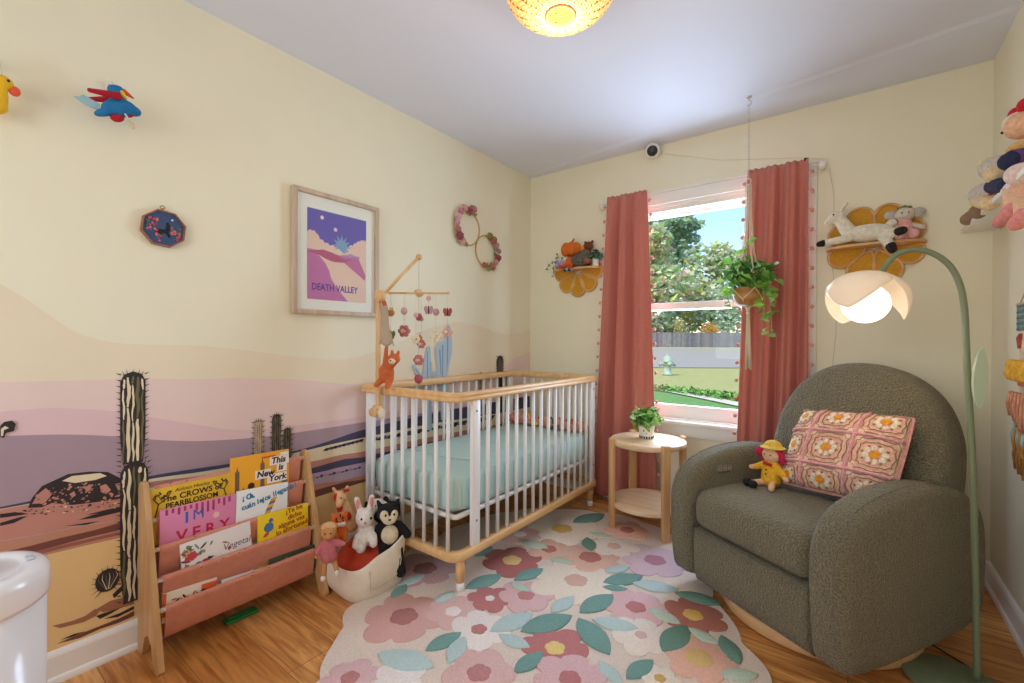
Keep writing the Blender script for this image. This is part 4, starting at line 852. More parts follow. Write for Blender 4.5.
rc = lambda nme, col: M('rug_'+nme, lt(col), .95, var=.06, scale=140, bump=.7, bscale=170, bdist=.006)
basec = rc('ground', (222, 200, 182)); rug.prism([(p.x, p.y) for p in out], .001, .012, basec, smooth=True)
for i in range(0):pass
def tuft(pts, m, z1, z0=.010): # raised pile with a rounded edge
    k = len(pts); cx = sum(p[0] for p in pts)/k; cy = sum(p[1] for p in pts)/k
    ins = []
    for i in range(k):
        a, b_, d_ = V(pts[i-1]+(0,)), V(pts[i]+(0,)), V(pts[(i+1) % k]+(0,)); t = (d_-a); t = t.normalized() if t.length > 1e-6 else V((1, 0, 0)); q_ = V((cx, cy, 0))-b_; nr = V((-t.y, t.x, 0)); nr = nr if nr.dot(q_) > 0 else -nr
        ins.append(b_+nr*.003)
    vs = [(x, y, z0) for x, y in pts]+[(x, y, z1-.0018) for x, y in pts]+[(p.x, p.y, z1) for p in ins]
    fs = [[r_*k+i, r_*k+(i+1) % k, (r_+1)*k+(i+1) % k, (r_+1)*k+i] for r_ in (0, 1) for i in range(k)]
    ar = sum(pts[i][0]*pts[(i+1) % k][1]-pts[(i+1) % k][0]*pts[i][1] for i in range(k))
    if ar < 0: fs = [f[::-1] for f in fs]; rug.add(vs, fs+[[2*k+i for i in range(k)][::-1]], m)
    else: rug.add(vs, fs+[[2*k+i for i in range(k)]], m)
FL = [  # centre px, half width px, petals, petal colour, core colour, core size
 (404, 617, 42, 6, 'dustpink', (208, 148, 138), 'wine', (158, 82, 76), .34), (425, 569, 34, 6, 'mauve', (186, 136, 138), 'wine2', (128, 64, 62), .36),
 (453, 612, 28, 6, 'pink', (218, 168, 162), 'white', (240, 228, 220), .30), (479, 630, 32, 6, 'white', (240, 228, 218), 'brick', (178, 98, 92), .26),
 (490, 599, 23, 6, 'red', (176, 88, 88), 'white', (0, 0, 0), .22), (526, 596, 29, 6, 'pink2', (220, 170, 172), 'rose', (182, 104, 104), .30),
 (512, 561, 31, 6, 'maroon', (160, 74, 68), 'yellow', (220, 178, 96), .32), (576, 581, 46, 7, 'cream', (240, 224, 202), 'salmoncore', (214, 164, 144), .26),
 (555, 649, 35, 6, 'redrose', (180, 90, 90), 'yellow2', (230, 200, 104), .30), (479, 674, 37, 6, 'pink', (0, 0, 0), 'rose', (0, 0, 0), .34), (350, 679, 28, 6, 'pink2', (0, 0, 0), 'brick', (0, 0, 0), .34),
 (399, 679, 26, 6, 'white', (0, 0, 0), 'white', (0, 0, 0), .2), (636, 608, 34, 6, 'pink2', (0, 0, 0), 'rosered', (180, 90, 92), .30), (641, 636, 31, 6, 'cream2', (240, 222, 208), 'pinkcore', (218, 172, 168), .2),
 (693, 616, 31, 6, 'rust', (158, 76, 56), 'gold', (222, 168, 60), .32), (699, 659, 35, 6, 'salmon', (232, 170, 146), 'yellow', (0, 0, 0), .40), (655, 561, 34, 6, 'lilac', (212, 178, 190), 'plum', (174, 106, 126), .32),
 (562, 529.5, 36, 7, 'cream', (0, 0, 0), 'ochre', (200, 156, 66), .30), (590, 558, 30, 6, 'peach', (224, 172, 146), 'brick2', (174, 86, 72), .38), (549, 550, 22, 6, 'peach', (0, 0, 0), 'brick2', (0, 0, 0), .36),
 (614, 547, 24, 6, 'cream2', (0, 0, 0), 'salmoncore', (0, 0, 0), .30), (627, 531, 22, 6, 'salmon', (0, 0, 0), 'brick2', (0, 0, 0), .34), (570, 680, 38, 6, 'pink2', (0, 0, 0), 'rosered', (0, 0, 0), .3), (520, 535, 22, 6, 'pink', (0, 0, 0), 'white', (0, 0, 0), .3),
 (660, 680, 20, 6, 'cream', (0, 0, 0), 'ochre', (0, 0, 0), .3)]
for i, (x, y, hw, n_, cn, cc, kn, kc, ks) in enumerate(FL):
    p = pxw(x, y); dep = (p-V((0, 0, HC))).dot(_F); r = hw*dep/FPX; ph = i*1.3
    tuft(flower2(p.x, p.y, r, n_, .24, ph, 9, jit=.3), rc(cn, cc), .0152+.00012*i); tuft(flower2(p.x, p.y, r*ks, 5, .14, ph, 6), rc(kn, kc), .0172+.00012*i)
LV = [(444, 642, 428, 650, 'teal'), (457, 650, 450, 662, 'aqua'), (405, 661, 381, 655, 'aqua'), (512, 623, 530, 615, 'aqua'), (514, 642, 528, 648, 'aqua'), (547, 624, 524, 631, 'teal'), (529, 663, 516, 672, 'teal'), (563, 605, 553, 612, 'aqua'), (597, 604, 582, 612, 'teal'), (593, 636, 580, 621, 'teal'), (615, 625, 595, 621, 'aqua'), (623, 580, 640, 577, 'teal'), (615, 589, 604, 588, 'teal'), (655, 587, 635, 584, 'aqua'), (698, 599, 678, 594, 'tealdark'), (675, 639, 664, 651, 'tealdark'), (730, 650, 722, 638, 'tealdark'), (640, 670, 628, 678, 'teal'), (610, 674, 600, 664, 'aqua'), (484, 582, 468, 588, 'teal'), (529, 575, 516, 580, 'teal'), (589, 519, 575, 523, 'tealdark'), (589, 545, 587, 539, 'tealdark'), (664, 617, 650, 610, 'sage'), (703, 637, 690, 630, 'sage'), (739, 676, 722, 676, 'sage'), (411, 581, 398, 586, 'aqua'), (484, 552, 476, 556, 'teal'), (455, 560, 446, 556, 'teal'), (562, 562, 552, 560, 'sage'), (617, 570, 606, 572, 'aqua'), (520, 588, 512, 584, 'sage'), (600, 536, 590, 534, 'sage'), (533, 545, 520, 541, 'sage'), (399, 592, 392, 598, 'teal'), (445, 598, 436, 603, 'aqua')]
lc = dict(teal=(84, 136, 128), tealdark=(70, 118, 100), aqua=(172, 200, 198), sage=(176, 198, 176))
for li, (x, y, x2, y2, cn) in enumerate(LV):
    p, q_ = pxw(x, y), pxw(x2, y2); L_ = (q_-p).length*1.15; tuft(leaf2(p.x, p.y, L_, L_*.46, math.atan2(q_.y-p.y, q_.x-p.x), 9), rc(cn, lc[cn]), .0186+.00005*li)
tag(rug.build('flower_rug'), 'scalloped rug of tufted pink, red and cream flowers with teal leaves', 'rug')
# ------------------------------------------------------------------ round side table and its plant
tw = WOOD('table_oak', (222, 176, 122), (204, 154, 100), .45, 5, 2, .1); tt = WOOD('table_top', (236, 206, 168), (222, 188, 146), .42, 5, 0, .1)
TX, TY = -.968, 2.655
tb = thing('side_table', 'round two tier pale wood side table below the window', 'table', (TX, TY, .012))
for nm, z0, z1 in (('table_top', .490, .520), ('lower_shelf', .128, .155)):
    b = MB(); b.lathe([(0, z0), (.215, z0), (.218, z0+.003), (.218, z1-.003), (.215, z1), (0, z1)], tt, 48); b.build(nm, tb)
for k in range(4):
    a = PI/4+k*PI/2; b = MB(Matrix.Rotation(a, 4, 'Z')); b.box((.225, 0, .266), (.030, .046, .532), tw, .006); b.build('leg', tb)
def leafplant(par, c, rad, n, size, mats, seed, name='foliage', shell=.3):
    r = random.Random(seed); b = MB(); leaves(b, cloud(c, rad, n, r, shell), size, mats, r); return b.build(name, par)
gl = [M('leaf_%d' % i, c, .5, spec=.4, trans=.2) for i, c in enumerate([(98, 160, 60), (140, 190, 90), (70, 126, 48), (186, 214, 140)])]
pt = thing('potted_plant', 'small bushy green plant in a white face pot on the side table', 'plant', (-.985, 2.675, .532))
pw_ = M('pot_white', (240, 236, 226), .45)
b = MB(); b.lathe([(0, 0), (.036, 0), (.038, .004), (.047, .07), (.049, .082), (.046, .083), (.042, .07), (0, .068)], pw_, 32); q = b.build('pot', pt)
b = MB()
for k in range(16): a = 2*PI*k/16; b.ell((.0385*math.cos(a), .0385*math.sin(a), .010), (.005, .005, .009), blk, nu=8, nv=6)
fa = math.atan2(-2.675, .985)
for s, z in ((-.35, .052), (.35, .052), (0, .036)): b.ell((.0445*math.cos(fa+s), .0445*math.sin(fa+s), z), (.004, .004, .006) if s else (.003, .003, .003), blk, nu=8, nv=6)
b.build('painted_mark', q)
leafplant(pt, (0, 0, .125), (.088, .088, .056), 150, .046, gl, 5)
b = MB(); r = random.Random(3)
for k in range(14): a = r.uniform(0, 6.3); d = r.uniform(.03, .075); b.tube([(0, 0, .066), (d*.5*math.cos(a), d*.5*math.sin(a), .11), (d*math.cos(a), d*math.sin(a), .13)], .0015, gl[0], 5)
b.build('stems', pt)
# ------------------------------------------------------------------ white bin in the near left corner
bn = thing('nursery_bin', 'white cylindrical lidded bin at the near left corner of the room', 'bin', (-1.545, .055, 0)); bw = M('bin_white', (236, 234, 236), .22, coat=.3)
b = MB(); b.lathe([(0, 0), (.135, 0), (.140, .006), (.140, .53), (0, .53)], bw, 64); b.build('drum', bn)
b = MB(); b.lathe([(0, .53), (.144, .532), (.146, .54), (.146, .580), (.143, .594), (.134, .602), (.122, .604), (.100, .602), (.096, .595), (.090, .596), (0, .596)], bw, 64); q = b.build('lid', bn)
b = MB(); b.tube([(.060*math.cos(k*PI/14)*1.0-.015, .060*math.sin(k*PI/14), .606) for k in range(28)], .007, bw, 10, closed=True); b.build('pull_ring', q)
b = MB(); b.box((.0, .112, .606), (.03, .016, .006), M('latch_grey', (196, 196, 200), .3), .003); b.build('lock_slider', q)
# ------------------------------------------------------------------ curtains, rod
cur = M('curtain_linen', (202, 122, 108), .85, var=.04, scale=60, bump=.2, bscale=400, trans=.10, sheen=.2)
pomm = M('pompom_rust', (214, 152, 130), .95, bump=.6, bscale=300)
def curtain(label, top, bot, zt, zb, folds, seed, edges):
    """top/bot: x range at the rod and at the hem"""
    t = thing('curtain', label, 'curtain', ((top[0]+top[1])/2, YB-.085, zb)); o = V(t.location); r = random.Random(seed); ph = [r.uniform(-.5, .5) for _ in range(4)]
    def P(u, v):
        x0, x1 = top[0]+(bot[0]-top[0])*v, top[1]+(bot[1]-top[1])*v
        uu = u+.035*math.sin(u*6.3+ph[3]*3)*math.sin(PI*u)+.014*math.sin(v*5+ph[0])*math.sin(PI*u); x = x0+(x1-x0)*uu
        a = (.026+.016*v)*(.75+.4*math.sin(u*5+ph[2]*4))
        q = uu*folds*2*PI+ph[1]+.6*math.sin(v*2.2+ph[0]*3); pin = .55+.45*min(1, v*6)
        y = YB-.085-pin*(a*(math.sin(q)+.28*math.sin(2*q+1.1))+.004*math.sin(uu*folds*6*PI+ph[2]+v*3))-.018*v*math.sin(uu*3+ph[3])
        if v < .05: y = YB-.085+(y-YB+.085)*(.55+9*v)
        return V((x, y, zt-(zt-zb)*v+(.003*math.sin(uu*folds*6*PI) if v < .02 else 0)))-o
    b = MB(); b.surf(P, 150, 46, cur); c = b.build('panel', t); d = c.modifiers.new('t', 'SOLIDIFY'); d.thickness = .0025
    for u, n in edges:
        for k in range(n):
            v = (k+.7)/n; p = P(u, v)+V((.016*(1 if u > .5 else -1), 0, -.004)); m = MB(); m.ell(p, (.011, .011, .012), pomm, nu=8, nv=6); m.tube([P(u, v-.004), p], .0015, pomm, 4); m.build('pompom', t)
    return t
curtain('long terracotta curtain left of the window, pulled aside behind the side table', (-1.368, -1.085), (-1.452, -1.0), 2.125, .03, 2.9, 3, ((0, 22), (1, 22)))
curtain('long terracotta curtain right of the window, gathered behind the hanging planter', (-.482, -.185), (-.545, -.180), 2.118, .03, 3.1, 8, ((0, 20), (1, 20)))
blkm = M('rod_black', (30, 28, 28), .4, metal=.5); brw = M('bracket_white', (236, 232, 220), .4)
for sg, x0, lab in ((-1, -1.43, 'short curtain rod with a white bracket at the top left of the window'), (1, -.125, 'short curtain rod with a white bracket at the top right of the window')):
    rod = thing('curtain_rod', lab, 'curtain rod', (x0, YB-.052, 2.088))
    b = MB(); b.tube([(0, 0, 0), (-sg*(.335 if sg > 0 else .34), 0, 0)], .0055, white, 10); b.build('rod', rod)
    b = MB(); b.ell((0, .01, -.004), (.019, .022, .025), brw); b.tube([(0, .02, -.006), (0, .050, -.006)], .012, brw, 10); b.build('bracket', rod)
    b = MB(); b.box((-sg*.075, -.03, .030), (.014, .010, .016), blkm, .002); b.tube([(-sg*.075, 0, .0), (-sg*.075, 0, .03), (-sg*.075, -.03, .034)], .003, blkm, 6); b.build('clip', rod)
cdw = MB(); cdw.tube(catmull([at(829, 168, y=YB-.0012), at(834, 200, y=YB-.0012), at(832, 250, y=YB-.0012), at(835, 300, y=YB-.0012), at(836, 330, y=YB-.0012), at(832, 370, y=YB-.0012)], 6), .0013, M('cord_grey', (196, 188, 166), .6), 6); tag(cdw.build('power_cable'), 'thin grey cord hanging down the wall beside the right curtain', 'cord')
ln = MB(); ln.tube([at(664, 154, y=YB-.004), at(720, 160, y=YB-.004), at(800, 158, y=YB-.003), at(828, 159, y=YB-.004)], .0013, M('cable_white', (226, 216, 186), .6), 5); tag(ln.build('camera_cable'), 'thin pale cable running along the wall from the security camera', 'cable')
# security camera
sp = at(653, 151, y=YB-.05)
scm = thing('security_camera', 'small white ball security camera at the top of the window wall', 'camera', (sp.x, YB, sp.z)); cwm = M('camera_white', (236, 234, 228), .35)
b = MB(); b.ell((0, -.060, 0), (.050, .050, .050), cwm, nu=24, nv=16); b.build('body', scm)
b = MB(); b.lathe([(0, 0), (.027, 0), (.026, .006), (.012, .02), (0, .02)], cwm, 24, Mx=Matrix.Translation((.012, 0, -.006)) @ Matrix.Rotation(PI/2, 4, 'X')); b.build('mount', scm)
dr = (V((-.1, 0, .9))-V((sp.x, YB, sp.z))).normalized(); Tm = Matrix.Translation(V((0, -.060, 0))) @ V((0, 0, 1)).rotation_difference(dr).to_matrix().to_4x4()
b = MB(Tm); b.lathe([(.033, .037), (.034, .042), (.026, .048), (0, .0515)], M('camera_black', (18, 18, 20), .12, coat=.5), 28); b.build('lens_face', scm)
b = MB(Tm); b.ell((0, 0, .050), (.010, .010, .003), M('lens_glass', (40, 44, 56), .05, coat=1), nu=12, nv=6); b.build('lens', scm)
# ------------------------------------------------------------------ hanging planter
HX, HY = -.443, 2.716
hkm = M('hook_steel', (200, 196, 190), .3, metal=.8); cot = M('macrame_cotton', (226, 210, 184), .9, bump=.5, bscale=300)
ho = MB(); ho.lathe([(0, 0), (.012, 0), (.012, -.004), (.003, -.006), (.003, -.02)], hkm, 12, (HX, HY, ZC)); ho.tube([(HX, HY, ZC-.018)]+[(HX+.012*math.sin(a), HY, ZC-.032-.012*math.cos(a)*-1*1.0-.0) for a in [0, .6, 1.2, 1.8, 2.4, 3.0, 3.6, 4.2]], .0025, hkm, 8); tag(ho.build('ceiling_hook'), 'small metal hook in the ceiling holding the planter chain', 'hook')
ch = MB(); z = ZC-.04; i = 0
while z > 2.0:
    a = PI/2*(i % 2); ch.tube([(HX+.0045*math.cos(t*PI/4)*math.cos(a), HY+.0045*math.cos(t*PI/4)*math.sin(a), z+.009*math.sin(t*PI/4)) for t in range(8)], .0012, hkm, 5, closed=True); z -= .0145; i += 1
tag(ch.build('planter_chain'), 'thin link chain hanging from the ceiling hook to the macrame planter', 'chain')
hp_ = thing('hanging_planter', 'macrame planter with a trailing green plant hanging in front of the window', 'plant', (HX, HY, 1.31)); LH = Matrix.Translation((-HX, -HY, -1.31)); hb = lambda: MB(LH)
b = hb(); b.lathe([(0, 1.316), (.045, 1.316), (.060, 1.325), (.072, 1.36), (.075, 1.41), (.071, 1.412), (.066, 1.39), (0, 1.388)], WOOD('pot_wood', (190, 138, 78), (160, 108, 56), .55, 5, 0, .15), 36, (HX, HY, 0)); b.build('pot', hp_)
b = hb(); b.tube([(HX+.012*math.cos(a*PI/8), HY, 1.985+.016*math.sin(a*PI/8)) for a in range(16)], .003, cot, 8, closed=True); b.build('hanging_ring', hp_)
for k in range(4):
    a = PI/4+k*PI/2-.2; b = hb(); dx, dy = math.cos(a), math.sin(a); a2 = a+PI/4; ex, ey = math.cos(a2), math.sin(a2); a3 = a-PI/4; gx, gy = math.cos(a3), math.sin(a3)
    for o in (-.003, .003): b.tube([(HX+dx*.012+o, HY+dy*.012, 1.97), (HX+dx*.014+o, HY+dy*.014, 1.78), (HX+dx*.03+o, HY+dy*.03, 1.60), (HX+dx*.077, HY+dy*.077, 1.43), (HX+dx*.0785, HY+dy*.0785, 1.405)], .0019, cot, 6)
    b.tube([(HX+dx*.0785, HY+dy*.0785, 1.405), (HX+ex*.074, HY+ey*.074, 1.345), (HX+ex*.04, HY+ey*.04, 1.316), (HX, HY, 1.302)], .0032, cot, 6); b.tube([(HX+dx*.0785, HY+dy*.0785, 1.405), (HX+gx*.074, HY+gy*.074, 1.345), (HX+gx*.04, HY+gy*.04, 1.316), (HX, HY, 1.302)], .0032, cot, 6)
    b.ell((HX+dx*.079, HY+dy*.079, 1.405), .006, cot, nu=8, nv=6); b.build('macrame_strap', hp_)
b = hb(); r = random.Random(2); b.ell((HX, HY, 1.30), (.012, .012, .016), cot, nu=10, nv=8); b.ell((HX, HY, 1.275), (.010, .010, .014), cot, nu=10, nv=8)
for k in range(26): a = r.uniform(0, 6.3); d = r.uniform(0, .014); b.tube([(HX+d*.5*math.cos(a), HY+d*.5*math.sin(a), 1.27), (HX+d*math.cos(a), HY+d*math.sin(a), 1.12), (HX+1.5*d*math.cos(a), HY+1.5*d*math.sin(a), .965+r.uniform(0, .012))], .0026, cot, 5)
b.build('tassel', hp_)
gd = [M('ivy_%d' % i, c, .45, trans=.15) for i, c in enumerate([(84, 142, 60), (116, 176, 80), (150, 202, 96), (64, 116, 50)])]
r = random.Random(12); b = hb(); leaves(b, cloud((HX, HY, 1.475), (.125, .12, .095), 170, r, .35), .062, gd, r); b.build('foliage', hp_)
for k, (pts, n) in enumerate((([(HX+.05, HY-.03, 1.43), (HX+.10, HY-.06, 1.42), (HX+.115, HY-.06, 1.30), (HX+.12, HY-.05, 1.16)], 26), ([(HX+.04, HY-.05, 1.43), (HX+.085, HY-.09, 1.38), (HX+.09, HY-.09, 1.24)], 18), ([(HX-.05, HY-.05, 1.43), (HX-.09, HY-.06, 1.38), (HX-.07, HY-.06, 1.29)], 10), ([(HX-.02, HY, 1.45), (HX-.02, HY, 1.60), (HX+.0, HY-.01, 1.66)], 8))):
    c = catmull(pts, 8); b = hb(); b.tube(c, .0018, gd[1], 5); leaves(b, [c[int(i*(len(c)-1)/(n-1))]+V((r.uniform(-.012, .012), r.uniform(-.012, .012), 0)) for i in range(n)], .052, [gd[1], gd[2], M('ivy_light', (150, 196, 84), .45, trans=.2)], r); b.build('trailing_vine', hp_)
# ------------------------------------------------------------------ flower shaped wall shelves
rat = WOOD('rattan_rim', (222, 176, 118), (200, 150, 92), .5, 5, 0, .2); must = M('mustard_weave', (206, 150, 38), .8, var=.08, scale=80, bump=.5, bscale=180)
def daisy(label, loc, R, petals, shelf_w, sd, yc):
    t = thing('daisy_shelf', label, 'shelf', loc, FACE_NY, 'flower shaped wall shelves')
    for a, L_, W2 in petals:
        c, s = math.cos(a), math.sin(a); out = []
        for i in range(28):
            q_ = 2*PI*i/28; k = .5-.5*math.cos(q_); x = L_*(.14+.86*k); y = W2*math.sin(q_)*(.22+.78*k**.7); out.append((x*c-y*s, x*s+y*c))
        cx = sum(p[0] for p in out)/28; cy = sum(p[1] for p in out)/28; inn = [(cx+(x-cx)*.84, cy+(y-cy)*.84) for x, y in out]
        b = MB(); b.prism(out, .004, .012, rat); b.tube([(x, y, .014) for x, y in [((o[0]+i_[0])/2, (o[1]+i_[1])/2) for o, i_ in zip(out, inn)]], .0075, rat, 8, closed=True); q = b.build('petal_rim', t)
        b = MB(); b.prism(inn, .012, .0145, must); b.build('petal_panel', t)
    b = MB(); n = 24; sh = [(-shelf_w, 0), (shelf_w, 0)]+[(shelf_w*math.cos(PI*i/n)**1.0 if False else shelf_w*(1-2*i/n), sd*math.sqrt(max(0, 1-(1-2*i/n)**2))**.5) for i in range(1, n)]
    b.prism(sh, -.006, .006, rat, Mx=Matrix(((1, 0, 0, 0), (0, 0, 1, yc), (0, 1, 0, .003), (0, 0, 0, 1)))); b.build('ledge', t)
    return t
dl = V((-1.637, YB-.001, 1.652))
daisy('half flower mustard wall shelf crowded with toys and plants left of the window', dl, .2, [(-PI+.12+k*(PI-.24)/4, .205, .080) for k in range(5)], .195, .11, .0)
drr = V((.098, YB-.001, 1.632))
daisy('whole flower mustard wall shelf with a lamb right of the window', drr, .2, [(-PI/2+.0+k*2*PI/8+PI/8, .212, .080) for k in range(8)], .205, .115, -.014)
# right shelf: lamb and little mouse doll
lamb = fur('lamb', (244, 236, 216), 1); hoof = fur('hoof', (34, 32, 34))
z0 = drr.z-.008
plush('lamb_plush', 'cream lamb plush with black hooves sprawled on the flower shelf right of the window', 'plush toy', (drr.x-.082, YB-.075, z0), (0, 0, 0), [
    ('body', lamb, [('e', (.05, 0, .048), (.095, .042, .042)), ('c', (-.02, 0, .06), (-.055, -.005, .125), .034, .026), ('e', (-.068, -.008, .140), (.034, .026, .027)), ('c', (-.08, -.012, .130), (-.102, -.016, .116), .02, .014), ('c', (-.02, -.022, .03), (-.118, -.03, .018), .020, .016), ('c', (.11, -.028, .03), (.155, -.060, .030), .024, .018), ('c', (.10, -.035, .02), (.125, -.062, -.03), .024, .019), ('e', (.132, .008, .085), (.020, .016, .018))], .005),
    ('ear', lamb, [('c', (-.055, -.014, .160), (-.032, -.02, .192), .009, .007)], 0), ('ear', lamb, [('c', (-.058, .012, .160), (-.04, .016, .190), .009, .007)], 0),
    ('hoof', hoof, [('c', (-.118, -.030, .018), (-.134, -.032, .015), .0165, .013)], 0), ('hoof', hoof, [('c', (.152, -.062, .030), (.164, -.078, .030), .019, .017)], 0), ('hoof', hoof, [('c', (.125, -.062, -.030), (.130, -.066, -.046), .020, .017)], 0), ('eye', blk, [('e', (-.080, -.033, .147), (.0035, .003, .004))], 0)], scale=1.12)
plush('mouse_doll', 'grey mouse doll in a pink outfit sitting beside the lamb', 'plush toy', (drr.x+.115, YB-.05, z0), (0, 0, 0), [
    ('body', fur('greywhite', (222, 212, 200)), [('e', (0, 0, .05), (.026, .022, .04)), ('e', (.0, -.006, .118), (.036, .03, .032)), ('e', (0, -.03, .108), (.016, .014, .012)), ('c', (.022, -.004, .07), (.062, -.014, .052), .012, .011), ('c', (-.022, -.004, .07), (-.05, -.014, .05), .012, .011)], .004),
    ('ear', fur('greyear', (196, 188, 180)), [('e', (-.048, 0, .124), (.024, .008, .022))], 0), ('ear', fur('greyear', (0, 0, 0)), [('e', (.048, 0, .124), (.024, .008, .022))], 0),
    ('outfit', fur('pinkknit', (232, 168, 160), .5), [('c', (0, -.002, .085), (0, -.006, .02), .026, .038), ('c', (-.012, -.02, .018), (-.02, -.056, .014), .016, .014), ('c', (.014, -.02, .018), (.022, -.056, .014), .016, .014)], .004),
    ('slipper', fur('pinkslip', (236, 178, 176)), [('e', (-.021, -.064, .020), (.020, .016, .022))], 0), ('slipper', fur('pinkslip', (0, 0, 0)), [('e', (.026, -.064, .020), (.020, .016, .022))], 0),
    ('flower_crown', M('crown_leaf', (120, 128, 84), .9), [('e', (-.016, -.006, .150), (.010, .010, .006)), ('e', (0, -.008, .153), (.010, .010, .007)), ('e', (.016, -.006, .150), (.010, .010, .006))], 0), ('eye', blk, [('e', (-.012, -.034, .122), (.003, .003, .003)), ('e', (.012, -.034, .122), (.003, .003, .003))], 0)], scale=1.1)
# left shelf: jumble of small toys and plants
z0 = dl.z+.007; ly = YB-.058
def small(name, label, cat, dx, dy, parts): return plush(name, label, cat, (dl.x+dx, ly+dy, z0), (0, 0, 0), parts, scale=1.25)
small('pumpkin_doll', 'orange knitted doll with a round pumpkin head on the left flower shelf', 'plush toy', -.03, -.01, [
    ('body', crochet('orange', (226, 106, 34)), [('e', (0, 0, .035), (.034, .03, .038)), ('c', (-.02, -.02, .02), (-.03, -.05, .006), .012, .012), ('c', (.02, -.02, .02), (.026, -.05, .004), .012, .012)], .004),
    ('head', crochet('pumpkin', (214, 110, 34)), [('e', (.036*math.cos(k*PI/3), .03*math.sin(k*PI/3), .112) if k else (.036, 0, .112), (.03, .028, .040)) for k in range(6)], .004), ('stalk', M('stalk', (190, 120, 60), .8), [('c', (0, 0, .145), (.02, 0, .172), .007, .005)], 0), ('foot', crochet('rustfoot', (206, 72, 30)), [('e', (-.034, -.056, .003), (.014, .014, .012)), ('e', (.03, -.056, .0), (.014, .014, .012))], 0)])
small('ghost_plush', 'little white ghost plush behind the orange pumpkin doll', 'plush toy', -.085, .02, [('body', fw, [('c', (0, 0, .025), (0, 0, .095), .026, .024)], 0), ('eye', blk, [('e', (-.008, -.023, .1), (.004, .004, .005)), ('e', (.008, -.023, .1), (.004, .004, .005))], 0)])
b = MB(); r = random.Random(6)
for k in range(22): p = cloud((0, 0, .034), (.045, .03, .032), 1, r, .2)[0]; b.ell(p, (.012, .010, .012), M('hydrangea_%d' % (k % 2), [(166, 150, 200), (204, 188, 222)][k % 2], .9), nu=8, nv=6)
tag(b.build('lilac_posy', loc=(dl.x-.118, ly-.022, z0)), 'bunch of lilac felt flowers at the left of the left flower shelf', 'flowers')
tv = thing('leafy_sprig', 'sprig of dark green leaves trailing off the left end of the left flower shelf', 'plant', (dl.x-.14, ly, z0)); r = random.Random(4)
for k, pts in enumerate(([(0, 0, .02), (-.04, 0, .06), (-.07, -.01, .05), (-.115, -.01, .01)], [(.0, 0, .02), (-.02, 0, .08), (-.005, 0, .11)], [(0, 0, .02), (-.03, -.02, .02), (-.035, -.02, -.05)], [(0, 0, .02), (.02, 0, .07), (.05, 0, .085)])):
    c = catmull(pts, 6); b = MB(); b.tube(c, .0014, gd[3], 4); leaves(b, [c[int(i*(len(c)-1)/8)] for i in range(9)], .024, [gd[3], gd[0], M('sprig_grey', (110, 128, 96), .6)], r); b.build('stem', tv)
small('hedgehog_plush', 'dark grey hedgehog plush lying right of the orange pumpkin doll', 'plush toy', .055, -.02, [('body', M('plush_darkgrey', (74, 72, 64), .95, rgb2=(130, 124, 108), scale=90, bump=1, bscale=200, bdist=.01), [('e', (0, 0, .04), (.068, .034, .042)), ('e', (.03, 0, .065), (.04, .03, .036))], .004), ('snout', fur('brownsnout', (150, 104, 72)), [('c', (.05, -.014, .03), (.076, -.024, .022), .022, .010)], 0), ('nose', blk, [('e', (.084, -.028, .022), (.005, .005, .005))], 0)])
small('brown_bear_plush', 'brown and mustard bear plush behind the dark hedgehog', 'plush toy', .085, .022, [('body', fur('brownbear', (124, 64, 40)), [('e', (0, 0, .05), (.03, .024, .05)), ('e', (.012, -.006, .122), (.030, .026, .028)), ('e', (-.01, 0, .148), (.009, .006, .01)), ('e', (.036, 0, .148), (.009, .006, .01))], .004), ('scarf', crochet('mustard', (212, 150, 50)), [('e', (-.02, -.012, .112), (.026, .018, .02)), ('e', (-.03, -.012, .09), (.014, .012, .03))], .003)])
po = thing('succulent_pot', 'tiny white succulent pot at the right end of the left flower shelf', 'plant', (dl.x+.165, ly+.0, z0)); b = MB(); b.lathe([(0, 0), (.022, 0), (.026, .05), (.023, .05), (.022, .042), (0, .042)], pw_, 24); b.build('pot', po)
r = random.Random(7); b = MB(); leaves(b, cloud((-.005, 0, .075), (.05, .036, .04), 60, r, .1), .034, [M('succulent', (84, 124, 96), .6), M('succulent2', (64, 104, 84), .6)], r); b.build('foliage', po)
b = MB()
for k, c in enumerate([(70, 90, 110), (160, 180, 170), (60, 70, 90), (130, 150, 160)]): b.ell((-.03+.02*k, 0, .006*(k % 2)), (.014, .012, .013), crochet('beads%d' % k, c), nu=8, nv=6)
b.tube([(-.03, 0, 0), (-.0, .012, .03), (.03, 0, 0)], .002, string, 5); tag(b.build('bead_garland', loc=(dl.x-.02, YB-.125, dl.z-.012)), 'short grey blue bead garland hanging at the front of the left flower shelf', 'garland')
